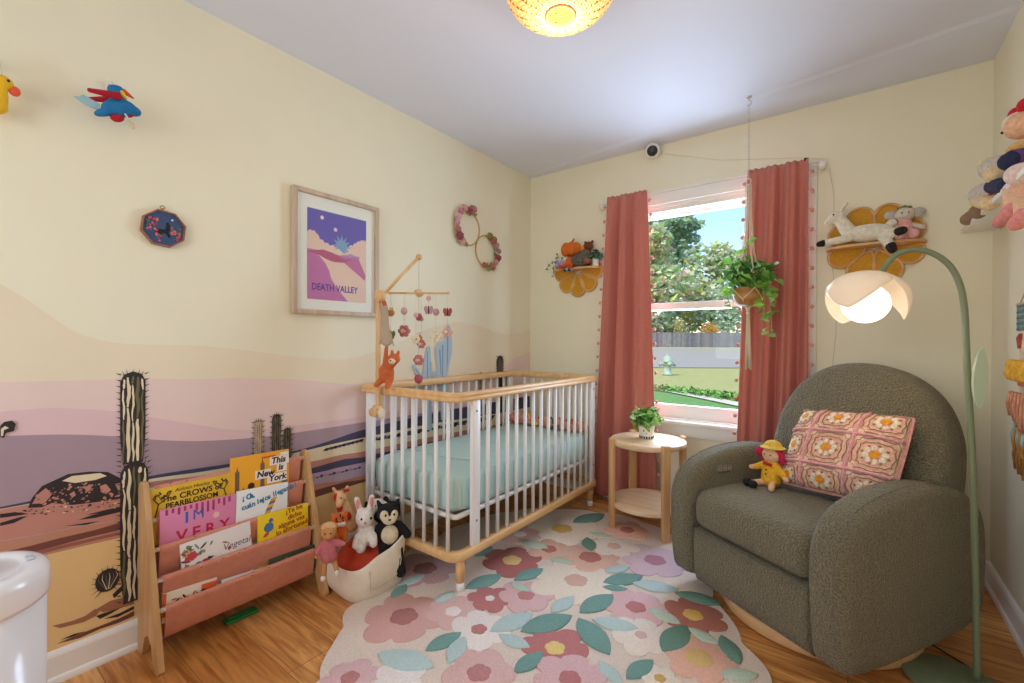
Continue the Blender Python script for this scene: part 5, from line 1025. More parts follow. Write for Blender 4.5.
# ------------------------------------------------------------------ recliner
def puff(mb, prof, w0, w1, r, m, bulge=.01, Mx=None, k=5, n=8, r1=None):
    """closed smooth outline (a, b) swept from w0 to w1 with rounded rims and slightly domed faces; local axes (a, b, w)"""
    P = catmull([(a, b, 0) for a, b in prof], n, True); N = len(P)
    cx = sum(p.x for p in P)/N; cy = sum(p.y for p in P)/N
    nr = []
    for i in range(N):
        t = P[(i+1) % N]-P[i-1]; t = t.normalized(); q = V((-t.y, t.x, 0)); nr.append(q if q.dot(V((cx, cy, 0))-P[i]) > 0 else -q)
    rings = []
    sg = 1 if w1 > w0 else -1; r1 = r if r1 is None else r1
    for s in (.25, .5, .75, .9): rings.append(('s', s, w0-sg*bulge*(1-s*s), r))
    rings.append(('s', 1, w0, r))
    for i in range(1, k+1): a = PI/2*i/k; rings.append(('o', r*(1-math.sin(a)), w0+sg*r*(1-math.cos(a)), r))
    for i in range(0, k): a = PI/2*i/k; rings.append(('o', r1*(1-math.cos(a)), w1-sg*r1*(1-math.sin(a)), r1))
    rings.append(('s', 1, w1, r1))
    for s in (.9, .75, .5, .25): rings.append(('s', s, w1+sg*bulge*(1-s*s), r1))
    vs = []
    for kind, q, w_, rr_ in rings:
        for i in range(N):
            p = P[i]+nr[i]*(q if kind == 'o' else rr_)
            if kind == 's': p = V((cx+(p.x-cx)*q, cy+(p.y-cy)*q, 0))
            vs.append((p.x, p.y, w_))
    R = len(rings); fs = [[j*N+i, j*N+(i+1) % N, (j+1)*N+(i+1) % N, (j+1)*N+i] for j in range(R-1) for i in range(N)]
    o = len(vs); vs += [(cx, cy, rings[0][2]), (cx, cy, rings[-1][2])]
    fs += [[o, (i+1) % N, i] for i in range(N)]+[[o+1, (R-1)*N+i, (R-1)*N+(i+1) % N] for i in range(N)]
    ar = sum(P[i].x*P[(i+1) % N].y-P[(i+1) % N].x*P[i].y for i in range(N))
    if (ar > 0) != (sg > 0): fs = [f[::-1] for f in fs]
    mb.add(vs, fs, m, True, Mx); return mb
bou = M('olive_boucle', (142, 132, 98), .95, rgb2=(100, 93, 68), scale=190, bump=1.0, bscale=150, bdist=.02, sheen=.25, detail=4)
dark = M('swivel_black', (34, 32, 28), .9)  # black of the swivel hardware under the seat
CRZ = -math.radians(32)
chair = thing('recliner', 'olive green boucle swivel recliner with a rounded back in the right corner', 'armchair', (-.12, 2.255, 0), (0, 0, CRZ))
YZ = Matrix(((0, 0, 1, 0), (1, 0, 0, 0), (0, 1, 0, 0), (0, 0, 0, 1)))     # (a,b,w) -> y,z,x
XZm = Matrix(((1, 0, 0, 0), (0, 0, 1, 0), (0, 1, 0, 0), (0, 0, 0, 1)))    # (a,b,w) -> x,z,y
bw_ = WOOD('base_maple', (236, 196, 146), (222, 176, 122), .4, 5, 0, .2)
b = MB(); b.lathe([(.28, .003), (.342, .003), (.345, .008), (.345, .048), (.34, .053), (.28, .053), (.28, .003)], bw_, 64); b.build('swivel_ring', chair)
b = MB(); b.lathe([(0, .05), (.16, .05), (.16, .085), (0, .085)], dark, 32); b.box((0, 0, .03), (.6, .06, .03), dark); b.build('swivel_plate', chair)
arm = [(-.375, .085), (-.402, .13), (-.415, .26), (-.418, .40), (-.402, .485), (-.36, .548), (-.28, .595), (-.15, .625), (0, .632), (.12, .618), (.24, .586), (.325, .535), (.365, .455), (.375, .32), (.360, .19), (.31, .115), (.16, .085), (0, .075), (-.25, .07)]
for s in (-1, 1):
    b = MB(); puff(b, arm, s*.262, s*.395, .04, bou, .006, YZ); q = b.build('arm', chair)
    P = catmull([(a, c, 0) for a, c in arm], 6, True); b = MB(); b.tube([(s*.357, p.x*.999, (p.y-.35)*.999+.35) for p in P], .003, bou, 6, closed=True); b.build('seam', q)
    if s < 0:
        b = MB(); b.box((-.259, -.215, .545), (.008, .085, .034), M('panel_steel', (150, 146, 136), .35, metal=.6), .004, 3)
        for k in range(3): b.tube([(-.253, -.242+.027*k+.008*math.cos(a*PI/5), .545+.008*math.sin(a*PI/5)) for a in range(10)], .0018, M('button_ring', (196, 190, 180), .3, metal=.6), 6, closed=True)
        tag(b.build('control_panel', q), 'small metal button panel')
b = MB(); puff(b, [(-.40, .375), (-.398, .425), (-.375, .462), (-.32, .480), (-.15, .486), (.1, .478), (.28, .465), (.30, .40), (.28, .325), (0, .315), (-.33, .315), (-.388, .33)], -.264, .264, .05, bou, -.0, YZ); b.build('seat_cushion', chair)
b = MB(); puff(b, [(-.378, .09), (-.392, .13), (-.395, .20), (-.392, .29), (-.37, .31), (0, .31), (.3, .3), (.3, .1), (0, .08), (-.34, .08)], -.264, .264, .022, bou, 0, YZ); b.build('footrest_panel', chair)
bk_ = [(-.345, .34), (-.352, .50), (-.350, .68), (-.328, .82), (-.26, .95), (-.145, 1.036), (0, 1.062), (.145, 1.036), (.26, .95), (.328, .82), (.350, .68), (.352, .50), (.345, .34), (.2, .31), (0, .305), (-.2, .31)]
tilt = Matrix.Translation((0, .105, .36)) @ Matrix.Rotation(-math.radians(14), 4, 'X') @ Matrix.Translation((0, 0, -.36))
b = MB(tilt); puff(b, bk_, 0, .165, .06, bou, .022, XZm, r1=.03); q = b.build('backrest', chair)
P = catmull([(a, c, 0) for a, c in bk_], 5, True); b = MB(tilt); b.tube([(p.x*.998, .11, (p.y-.6)*.998+.6) for p in P], .003, bou, 6, closed=True); b.build('seam', q)
cdm = M('cord_black', (40, 30, 24), .6)
b = MB(); b.tube(catmull([(.245, 2.268, .004), (.30, 2.215, .004), (.36, 2.16, .004), (.43, 2.09, .004), (.49, 1.99, .004)], 6), .003, cdm, 6); tag(b.build('extension_cable'), 'dark power cable running over the floor from under the recliner', 'cable')
# granny square pillow: its own frame
pb = thing('granny_square_pillow', 'pink crochet pillow of daisy granny squares leaning on the recliner back', 'pillow', (0, 0, 0))
lc_ = chair.matrix_basis if False else Matrix.Translation((-.12, 2.255, 0)) @ Matrix.Rotation(CRZ, 4, 'Z')
pn = (lc_.to_3x3() @ V((.06, -.90, .42))).normalized(); p0 = lc_ @ V((0.02, .045, .60))
def onp(px, py):
    d = _F + _R*((px-512)/FPX) - _U*((py-341.5)/FPX); o_ = V((0, 0, HC)); return o_+d*((p0-o_).dot(pn)/d.dot(pn))
p00, p10, p11, p01 = onp(779, 488), onp(894, 503), onp(917, 424), onp(806, 406)
PCN = (p00+p10+p11+p01)/4+pn*.012; ex = ((p10-p00)+(p11-p01)).normalized(); ez = ((p01-p00)+(p11-p10)); ez = (ez-ex*ez.dot(ex)).normalized(); en = ex.cross(ez)
pw2, ph2 = ((p10-p00).length+(p11-p01).length)/4*1.02, ((p01-p00).length+(p11-p10).length)/4*1.02
SHR = ((p01-p00)+(p11-p10)).dot(ex)/4
Rm = Matrix((ex, ez, en)).transposed()
print('PILLOW', pw2, ph2, SHR, en, PCN)
pb.location = PCN; pb.rotation_euler = Rm.to_euler()
def psurf(u, v, side=1, o=0):
    x, y = 2*u-1, 2*v-1
    k = (max(0, 1-abs(x)**3)*max(0, 1-abs(y)**3))**.55
    rx, ry = 1-.055*(x*y)**2-.05*(1-y*y)*x*x*.6, 1-.055*(x*y)**2-.05*(1-x*x)*y*y*.6
    return V((x*pw2*rx+SHR*y, y*ph2*ry, side*(.082*k+o)))
sal = crochet('salmon', (240, 186, 166)); rose = crochet('rosegrid', (230, 166, 168)); crm = crochet('cream', (242, 226, 200)); orn = crochet('orange_core', (232, 156, 40)); olv = crochet('olive', (146, 132, 82)); peach = crochet('peachsq', (244, 206, 182))
b = MB(); b.surf(lambda u, v: psurf(u, v, 1), 40, 32, sal); b.surf(lambda u, v: psurf(1-u, v, -1), 40, 32, sal)
edge = [psurf(i/30, 0) for i in range(30)]+[psurf(1, i/24) for i in range(24)]+[psurf(1-i/30, 1) for i in range(30)]+[psurf(0, 1-i/24) for i in range(24)]
b.tube(edge, .0042, crochet('rose_edge', (228, 160, 156)), 6, closed=True)
def patch(pts, m, o):
    vs = [psurf(x, y, 1, o) for x, y in pts]; k = len(vs); cxx = sum(p[0] for p in pts)/k; cyy = sum(p[1] for p in pts)/k; vs.append(psurf(cxx, cyy, 1, o+.0015)); ar = sum(pts[i][0]*pts[(i+1) % k][1]-pts[(i+1) % k][0]*pts[i][1] for i in range(k))
    b.add(vs, [([k, i, (i+1) % k] if ar > 0 else [k, (i+1) % k, i]) for i in range(k)], m)
def pline(pts, r_, m, o=.002): b.tube([psurf(x, y, 1, o) for x, y in pts], r_, m, 6)
U0 = [-.02, .27, .66, 1.04]; V0 = [-.06, .28, .68, 1.06]
cl_ = lambda x: min(.985, max(.015, x))
asp = ph2/pw2
for i in range(3):
    for j in range(3):
        ua, ub, va, vb = U0[i], U0[i+1], V0[j], V0[j+1]; cu_, cv_ = (ua+ub)/2, (va+vb)/2; sx, sy = (ub-ua)/2, (vb-va)/2
        if not (.02 < cu_ < .98 and .02 < cv_ < .98): continue
        fl_ = lambda pts: [(cl_(x), cl_(y)) for x, y in pts]
        patch(fl_([(cu_-sx*.86, cv_-sy*.86), (cu_+sx*.86, cv_-sy*.86), (cu_+sx*.86, cv_+sy*.86), (cu_-sx*.86, cv_+sy*.86)]), peach, .0012) if 0 else None
        for k in range(8):
            a = PI*k/4+.2; d = .36
            patch(fl_([(cu_+sx*d*math.cos(a)+.026*math.cos(t*PI/4)*(.6+.4*abs(math.cos(a))), cv_+sy*d*math.sin(a)+.030*math.sin(t*PI/4)) for t in range(8)]), crm, .004)
        patch(fl_([(cu_+.036*math.cos(t*PI/6), cv_+.036/asp*math.sin(t*PI/6)) for t in range(12)]), orn, .0065)
        for k in range(8):
            a = PI*k/4+.2+PI/8; patch(fl_([(cu_+sx*.50*math.cos(a)+.011*math.cos(t*PI/3), cv_+sy*.50*math.sin(a)+.013*math.sin(t*PI/3)) for t in range(6)]), olv, .0045)
        for k in range(4):
            a = PI/4+k*PI/2; q0 = (cu_+sx*.95*math.cos(a)*1.1, cv_+sy*.95*math.sin(a)*1.1)
            patch(fl_([(q0[0]+.034*math.cos(t*PI/4), q0[1]+.04*math.sin(t*PI/4)) for t in range(8)]), peach, .003)
        for s in (.64, .86):
            pts = []
            for t in range(24): a = 2*PI*t/24; e = .5; pw__ = lambda x: math.copysign(abs(x)**e, x); pts.append((cl_(cu_+sx*s*pw__(math.cos(a))*(1+.05*(-1)**t)), cl_(cv_+sy*s*pw__(math.sin(a))*(1+.05*(-1)**t))))
            pline(pts+[pts[0]], .0016, olv, .0035)
for x in (U0[1], U0[2]): pline([(x, .01+.98*k/24) for k in range(25)], .008, rose, .001); pline([(x, .01+.98*k/24) for k in range(25)], .0035, crochet('rose_light', (240, 176, 176)), .008)
for y in (V0[1], V0[2]): pline([(.01+.98*k/24, y) for k in range(25)], .008, rose, .001); pline([(.01+.98*k/24, y) for k in range(25)], .0035, crochet('rose_light', (0, 0, 0)), .008)
b.build('cover', pb)
# crochet doll
yel, hat, mag = crochet('yellow', (232, 176, 44)), crochet('hat_yellow', (226, 190, 80)), crochet('magenta', (190, 26, 76))
sk_ = crochet('skin', (232, 186, 150))
dp = tuple(lc_ @ V((-.145, -.06, .486)))
plush('crochet_doll', 'small crochet doll in a yellow coat and hat sitting against the recliner arm', 'doll', dp, (0, 0, CRZ+.15), [
    ('body', sk_, [('e', (0, 0, .108), (.031, .028, .030)), ('c', (0, 0, .05), (0, 0, .09), .02, .014), ('c', (-.03, -.006, .062), (-.066, -.012, .052), .010, .010), ('c', (.03, -.006, .062), (.060, -.016, .036), .010, .010), ('c', (.014, -.02, .012), (.040, -.07, .010), .012, .011), ('c', (-.014, -.02, .012), (-.034, -.064, .010), .012, .011)], .0035),
    ('coat', yel, [('c', (0, 0, .078), (0, -.002, .028), .022, .036), ('c', (-.014, 0, .074), (-.050, -.009, .056), .014, .012), ('c', (.014, 0, .074), (.050, -.012, .046), .014, .012)], .0035),
    ('hair', mag, [('e', (0, .008, .116), (.035, .028, .032)), ('e', (-.042, .002, .112), (.018, .016, .018)), ('c', (.03, .004, .115), (.038, .0, .085), .013, .008), ('c', (-.028, .004, .105), (-.032, .0, .09), .01, .006)], .0035),
    ('hat', hat, [('e', (.002, .004, .134), (.043, .040, .006)), ('e', (.002, .006, .142), (.028, .027, .018))], .003),
    ('shoe', crochet('shoe', (30, 28, 30)), [('e', (-.040, -.078, .014), (.014, .016, .015))], 0), ('shoe', crochet('shoe', (0, 0, 0)), [('e', (-.016, -.082, .012), (.014, .016, .014))], 0),
    ('neckerchief', crochet('red', (190, 36, 40)), [('c', (-.012, -.022, .080), (.010, -.024, .078), .006, .006)], 0),
    ('button', blk, [('e', (0, -.033, .06), (.003, .002, .003)), ('e', (0, -.036, .046), (.003, .002, .003))], 0), ('eye', blk, [('e', (-.010, -.027, .112), (.002, .002, .0025)), ('e', (.011, -.027, .112), (.002, .002, .0025))], 0)], scale=1.25)
# ------------------------------------------------------------------ floor lamp
sage = M('lamp_sage', (118, 130, 100), .45)
lp = thing('floor_lamp', 'sage green arched floor lamp with a lit white petal shade beside the recliner', 'floor lamp', (.33, 2.09, 0)); LL = Matrix.Translation((-.33, -2.09, 0)); lb = lambda: MB(LL)
b = lb(); b.lathe([(0, .003), (.125, .003), (.128, .006), (.128, .016), (.124, .020), (0, .021)], sage, 56, (.275, 2.045, 0)); b.build('base', lp)
pts = [(.338, 2.09, .015), (.333, 2.09, .30), (.324, 2.09, .70)]+[tuple(at(x, y, y=2.09)) for x, y in ((968, 385), (966, 340), (964.5, 310), (960, 285), (950, 266), (934, 254), (915, 249.5), (898, 254), (887, 264), (880, 276))]
b = lb(); b.tube(catmull(pts, 6), .0095, sage, 12); b.build('pole', lp)
lf = at(980, 378, y=2.09); b = MB(LL @ Matrix.Translation(lf) @ Matrix(((_R.x, _F.x, 0, 0), (_R.y, _F.y, 0, 0), (0, 0, 1, 0), (0, 0, 0, 1))) @ Euler((0, .05, 0)).to_matrix().to_4x4())
out = []
for k in range(28): a = 2*PI*k/28; out.append((.024*math.sin(a)*(.55+.45*abs(math.sin(a))), .100*math.cos(a)))
b.prism(out, -.004, .004, M('leaf_pale', (186, 206, 182), .4), Mx=Matrix(((1, 0, 0, 0), (0, 0, 1, 0), (0, 1, 0, 0), (0, 0, 0, 1)))); tag(b.build('leaf', lp), 'pale green leaf plate on the pole')
sc_ = at(866, 298, y=2.09); dir_ = V((-.16, -.1, -1)).normalized(); dir_ = (V((0, 0, -1))-d0*.22-V((_F.x, _F.y, 0))*.16).normalized()
Ts = Matrix.Translation(sc_) @ V((0, 0, -1)).rotation_difference(dir_).to_matrix().to_4x4()
shm = M('opal_shade', (250, 242, 230), .25, trans=.4, coat=.2)
SR = .120
def petal(a0, wd, rr_):
    def f(u, v):
        s_ = 2*u-1; pm_ = math.radians(70+52*(1-abs(s_)**1.5)); ph = .10+(pm_-.10)*v
        a = a0+s_*wd/2*(1-.10*v)
        r_ = rr_*math.sin(ph)**.85*(1+.05*math.cos(s_*PI/2)*v); z = .088*math.cos(ph) if ph < PI/2 else .135*math.cos(ph)
        return V((r_*math.cos(a), r_*math.sin(a), z))
    return f
fa = math.atan2(-_F.y, -_F.x)
for k in range(3):
    b = MB(LL @ Ts); b.surf(petal(fa+PI/3-.02+k*2*PI/3, 2.2, SR+.003*k), 33, 22, shm); o = b.build('petal_shade', lp); d = o.modifiers.new('t', 'SOLIDIFY'); d.thickness = .003
b = MB(LL @ Ts); b.lathe([(0, .092), (.022, .090), (.026, .080), (0, .078)], sage, 24); b.build('shade_cap', lp)
b = MB(LL @ Ts); b.ell((0, 0, -.022), (.074, .074, .070), M('lamp_glow', (255, 244, 226), .4, emit=LAMPE), nu=24, nv=16); b.build('glowing_globe', lp)
gp = Ts @ V((0, 0, -.02))
lamp('floor_lamp_bulb', 'POINT', gp+dir_*.16, LAMPW, (255, 226, 190), .05)
# ------------------------------------------------------------------ right wall: ledge with soft dolls, woven hanging
lw = MB(); X0 = .405
lw.span((X0, 1.95, 1.620), (XR, 2.90, 1.640), white, .002); lw.span((X0, 1.95, 1.640), (X0+.012, 2.90, 1.668), white, .002) if False else None
tag(lw.build('wall_ledge'), 'white ledge shelf on the right wall lined with soft dolls', 'shelf')
zs = 1.641
def onl(px, py, x=.44): return at(px, py, x=x)
def lp_(px, py, x=.42): return at(px, py, x=x)
p = lp_(976, 210, .425)
plush('brown_plush', 'brown bean plush with two round paws at the window end of the ledge', 'plush toy', tuple(p), (0, 0, 0), [('body', fur('taupe', (150, 122, 94)), [('c', tuple(lp_(968, 219, .40)-p), tuple(lp_(980, 210, .43)-p), .028, .024), ('c', tuple(lp_(979, 211, .405)-p), tuple(lp_(992, 202, .44)-p), .032, .026), ('e', tuple(lp_(976, 195, .44)-p), (.028, .030, .024)), ('e', tuple(lp_(994, 200, .47)-p), (.045, .05, .035))], .006)])
goo, navy = crochet('grey_goose', (206, 198, 186)), crochet('navy_scarf', (44, 50, 82))
def goose(lab, a_, b_, u0, u1, s0, s1, r0, r1):
    o = lp_(*a_); A_, B_ = lp_(*a_)-o, lp_(*b_)-o
    return plush('goose_plush', lab, 'plush toy', tuple(o), (0, 0, 0), [('body', goo, [('c', tuple(A_), tuple(B_), r0, r1), ('e', tuple(B_+V((.05, -.03, -.01))), (.06, .05, .05))], .005), ('underside', crochet('cream_stripe', (232, 206, 160)), [('c', tuple(lp_(*u0)-o), tuple(lp_(*u1)-o), r0*.66, r0*.7)], .004),
        ('scarf', navy, [('c', tuple(lp_(*s0)-o), tuple(lp_(*s1)-o), r1*.72, r1*.66)], .004)], 'crochet geese on the ledge')
goose('grey crochet goose with a navy spotted scarf drooping low over the ledge', (982, 194, .41), (996, 190, .43), (978, 200, .405), (990, 203, .405), (994, 186, .415), (1006, 186, .42), .042, .040)
goose('grey crochet goose with a cream underside lying above the other goose', (994, 168, .42), (1009, 166, .45), (987, 165, .415), (996, 176, .415), (1010, 161, .42), (1016, 158, .44), .044, .044)
p = lp_(1022, 125, .45)
plush('bow_doll', 'peach faced doll with a red bow sitting highest on the ledge', 'doll', tuple(p), (0, 0, 0), [('head', crochet('peachskin', (232, 184, 150)), [('e', (0, 0, 0), (.045, .045, .045))], .004), ('cap', crochet('creamcap', (236, 220, 196)), [('e', (-.004, .012, .012), (.043, .043, .038))], .003), ('bow', crochet('redbow', (196, 30, 44)), [('e', (-.01, .032, .050), (.018, .030, .022)), ('e', (-.0, -.02, .056), (.018, .028, .022))], .003), ('eye', blk, [('e', (-.043, .012, -.010), (.004, .004, .005))], 0),
    ('collar', crochet('strawcollar', (216, 172, 110)), [('e', (.0, .01, -.075), (.036, .055, .024))], .003), ('dress', crochet('purple', (92, 66, 116)), [('c', (.0, 0, -.10), (.01, .0, -.16), .04, .05)], .004)])
p = lp_(1016, 190, .42)
plush('pink_leg_doll', 'peach doll with pink shoes dangling its legs off the near end of the ledge', 'doll', tuple(p), (0, 0, 0), [('body', crochet('peachleg', (236, 190, 156)), [('c', tuple(lp_(1013, 184, .44)-p), tuple(lp_(1012, 205, .40)-p), .027, .023), ('c', tuple(lp_(1024, 190, .44)-p), tuple(lp_(1024, 212, .40)-p), .027, .023), ('e', (.03, -.03, .03), (.05, .07, .05))], .005),
    ('shoe', crochet('pinkshoe', (224, 146, 142)), [('c', tuple(lp_(1012, 211, .395)-p), tuple(lp_(1000, 222, .385)-p), .025, .020)], 0), ('shoe', crochet('pinkshoe', (0, 0, 0)), [('c', tuple(lp_(1024, 216, .395)-p), tuple(lp_(1016, 224, .385)-p), .025, .020)], 0), ('apron', crochet('palepink', (236, 214, 208)), [('e', tuple(lp_(1021, 174, .42)-p), (.04, .036, .034))], .004)])
b = MB()
for k in range(6): b.ell((.012*math.sin(k), .026*k, .004*math.cos(k*2)), (.013, .014, .012), crochet('red_bead' if k % 2 else 'white_bead', (196, 62, 40) if k % 2 else (236, 226, 210)), nu=8, nv=6)
tag(b.build('felt_garland', loc=(X0+.006, at(992, 209, x=.41).y-.06, zs+.014)), 'red and white felt ball garland lying along the front edge of the ledge', 'garland')
wh = thing('woven_hanging', 'colourful woven wall hanging with yellow loops and a long teal and orange fringe', 'wall hanging', (XR-.022, 2.27, 1.0), FACE_NX); yw = lambda n, c: M('yarn_'+n, c, .95, var=.2, scale=40, bump=.7, bscale=200)
W2 = .205; b = MB(); b.tube([(-W2-.02, .262, 0), (W2+.02, .262, 0)], .008, beech, 10); b.build('dowel', wh)
b = MB(); b.tube([(-W2, .265, 0), (0, .40, 0), (W2, .265, 0)], .002, string, 6); b.build('hanging_string', wh)
b = MB(); b.box((0, .1, 0), (2*W2-.02, .33, .006), yw('cream', (232, 216, 194))); b.build('woven_ground', wh)
b = MB()
for k in range(9): b.tube([(-W2+.004*math.sin(k*3), .255-k*.0105, .004), (0, .256-k*.0105, .006), (W2+.004*math.sin(k), .255-k*.0105, .004)], .006, yw('teal%d' % (k % 2), [(120, 158, 164), (160, 190, 190)][k % 2]), 6)
b.build('blue_band', wh)
b = MB()
for k in range(16): x = -W2-.014+k*.029; b.tube([(x+.014*math.cos(t*PI/5), .02+.03*math.sin(t*PI/5), .018+.006*math.sin(t*1.3)) for t in range(10)], .0125, yw('mustard', (232, 180, 62)), 8, closed=True)
b.build('loop_row', wh)
b = MB(); b.prism([(-W2+.01, .14), (-W2+.05, .155), (-W2+.03, .10)], .003, .012, yw('brick', (176, 92, 74))); b.box((0, -.022, .004), (2*W2-.04, .03, .012), yw('coral', (214, 130, 110)), .003); b.build('coral_block', wh)
r = random.Random(9)
for nm, y0, y1, n, cl2, rr_, xw in (('salmon_fringe', -.06, -.20, 46, [(230, 176, 146), (220, 160, 130)], .005, W2+.015), ('teal_fringe', -.17, -.30, 30, [(40, 104, 110), (60, 130, 134)], .006, W2), ('orange_fringe', -.19, -.34, 30, [(214, 110, 50), (190, 140, 70)], .0055, W2-.02), ('gold_fringe', -.24, -.375, 36, [(196, 150, 86), (170, 124, 70)], .004, W2-.01)):
    b = MB()
    for k in range(n): x = -xw+2*xw*k/(n-1); y_e = y1+.05*abs(x)/W2+r.uniform(-.014, .014); z_ = .006+.004*(k % 4)+(.008 if 'salmon' in nm else 0); b.tube([(x, y0, z_), (x+r.uniform(-.006, .006), (y0+y_e)/2, z_+.006), (x+r.uniform(-.012, .012), y_e, z_)], rr_, yw(nm[:4]+str(k % 2), cl2[k % 2]), 5)
    b.build(nm, wh)
# ------------------------------------------------------------------ rattan pendant
pd = thing('rattan_pendant', 'round woven rattan ceiling lamp glowing warm above the room', 'ceiling lamp', (-.80, 1.335, ZC))
wv = M('rattan_weave', (240, 204, 140), .7, trans=.45, emit=.0); glow = M('rattan_lit', (246, 206, 130), .7, emit=PENE); rb_ = M('rattan_rib', (164, 108, 50), .7)
pr = [(.186, -.02), (.190, -.06), (.188, -.10), (.178, -.135), (.156, -.165), (.122, -.187), (.08, -.199), (.05, -.202)]
c = catmull([(a, b_, 0) for a, b_ in pr], 5)
b = MB(); n = len(c)
rows_ = []
L_ = 0
for i in range(1, n):
    L_ += (c[i]-c[i-1]).length
nr_ = 30
acc = 0; j = 0; tot = L_; tgt = 0; L_ = 0
for i in range(1, n):
    s_ = (c[i]-c[i-1]).length
    while tgt <= L_+s_ and j <= nr_:
        q = c[i-1].lerp(c[i], (tgt-L_)/s_); rows_.append((q.x, q.y)); j += 1; tgt = tot*j/nr_
    L_ += s_
for k, (r_, z_) in enumerate(rows_):
    b.tube([((r_+.0022*math.cos(t*PI+k*PI))*math.cos(2*PI*t/60), (r_+.0022*math.cos(t*PI+k*PI))*math.sin(2*PI*t/60), z_+.0014*math.sin(t*2.1+k)) for t in range(60)], .0042, glow, 6, closed=True)
b.build('woven_shade', pd)
b = MB()
for k in range(20): a = 2*PI*k/20; b.tube([(p.x*math.cos(a)*1.01, p.x*math.sin(a)*1.01, p.y) for p in c[::2]], .0036, rb_, 5)
for r_, z_ in ((.187, -.018), (.048, -.204)): b.tube([(r_*math.cos(2*PI*t/48), r_*math.sin(2*PI*t/48), z_) for t in range(48)], .006, rb_, 6, closed=True)
b.build('rib_frame', pd)
b = MB(); b.lathe([(0, 0), (.065, 0), (.065, -.02), (.02, -.028), (.02, -.06), (0, -.06)], white, 32); b.build('ceiling_rose', pd)
b = MB(); b.ell((0, 0, -.10), (.05, .05, .05), M('bulb_glow', (255, 240, 214), .4, emit=6), nu=16, nv=12); b.build('bulb', pd)
lamp('pendant_bulb', 'POINT', (-.80, 1.335, ZC-.26), PENW, (255, 240, 220), .05)
# ------------------------------------------------------------------ the street outside
G = -.3
grass = M('lawn', (150, 154, 92), .95, rgb2=(168, 160, 106), scale=3, bump=.6, bscale=40, bdist=.03); grs = M('near_lawn', (92, 138, 70), .95, rgb2=(110, 150, 82), scale=6, bump=.6, bscale=50, bdist=.03)
asph = M('asphalt', (148, 142, 136), .95, var=.05, scale=3); conc = M('walk_concrete', (200, 194, 182), .9, var=.05, scale=6)
def gz(p):
    d = (p-V((0, 0, HC))).dot(_F); return G+max(0, d-23)*.0205
def ground(name, px_, m, lab, cat, lift=0):
    b = MB(); pts = []
    for x, y in px_: p = at(x, y, z=G+.0); pts.append(p)
    return b, pts
def strip(name, d0_, d1_, m, dz, w0=-60, w1=60):
    """ground between two distances, across the view"""
    b = MB(); Fh = V((_F.x, _F.y, 0)).normalized(); Rh = V((_R0.x, _R0.y, 0)); vs = []
    n = 14
    for i in range(n+1):
        d = d0_+(d1_-d0_)*i/n
        for s in (w0, w1): vs.append(Fh*d+Rh*s*max(.35, d/60)+V((0, 0, G+max(0, d-23)*.0205+dz)))
    b.add(vs, [[2*i, 2*i+1, 2*i+3, 2*i+2] for i in range(n)], m, False); return struct(b.build(name))
def flat(name, pts, m, z):
    b = MB(); b.poly([V((p.x, p.y, z)) for p in pts], m); return struct(b.build(name))
b = MB(); b.poly([V((-40, YB+T+.02, G-.03)), V((40, YB+T+.02, G-.03)), V((40, 30, G-.03)), V((-40, 30, G-.03))], grs); struct(b.build('trim_1'))
A = lambda x, y: at(x, y, z=G)
flat('trim_2', [A(560, 383), A(650, 389), A(740, 402), A(830, 415), A(830, 366), A(740, 366), A(650, 365), A(560, 364)], grass, G-.01)
flat('trim_3', [A(600, 383), A(655, 389), A(700, 398), A(738, 406), A(800, 420), A(800, 412), A(738, 402), A(700, 394), A(655, 386.5), A(600, 381)], conc, G+.0)
strip('trim_4', 23.5, 50, asph, .01)
strip('trim_5', 50, 64, grass, .012)
def far(px, d, zpx=None, z=None):
    """ground point at pixel column px and distance d"""
    k = (px-512)/FPX; p = (_F+_R*k)*d; return V((p.x, p.y, G+max(0, d-23)*.0205))
# low border of green plants along the walk
r = random.Random(21); lg = [M('hedge_%d' % i, c, .7) for i, c in enumerate([(96, 146, 62), (120, 168, 76), (80, 124, 54)])]
b = MB(); pts = []
for k in range(1100):
    t = r.random(); p = A(655+95*t, 388+ 13.5*t+r.uniform(-.5, .5)); s_ = .06+.10*t; pts.append(p+V((r.gauss(0, .16), r.gauss(0, .16), r.uniform(0, s_))))
leaves(b, pts, .09, lg, r); tag(b.build('border_plants'), 'low strip of bright green plants along the walk outside the window', 'plants', kind='stuff')
hy = A(667.5, 375); hyd = thing('fire_hydrant', 'old grey green fire hydrant on the lawn outside the window', 'fire hydrant', tuple(hy)); hm = M('hydrant_paint', (150, 166, 150), .6, var=.15, scale=8)
b = MB(); b.lathe([(0, 0), (.21, 0), (.21, .06), (.15, .08), (.15, .52), (.20, .53), (.20, .58), (.17, .60), (.16, .70), (.11, .78), (.05, .80), (.05, .87), (0, .87)], hm, 20); b.build('barrel', hyd)
for a in (0, PI/2, PI):
    d_ = (V((_R0.x, _R0.y, 0))*math.cos(a)-V((_F.x, _F.y, 0))*math.sin(a)); b = MB(); b.tube([V((0, 0, .46)), V((0, 0, .46))+d_*.30], .085, hm, 12); b.tube([V((0, 0, .46))+d_*.28, V((0, 0, .46))+d_*.34], .11, hm, 6); b.build('nozzle', hyd)
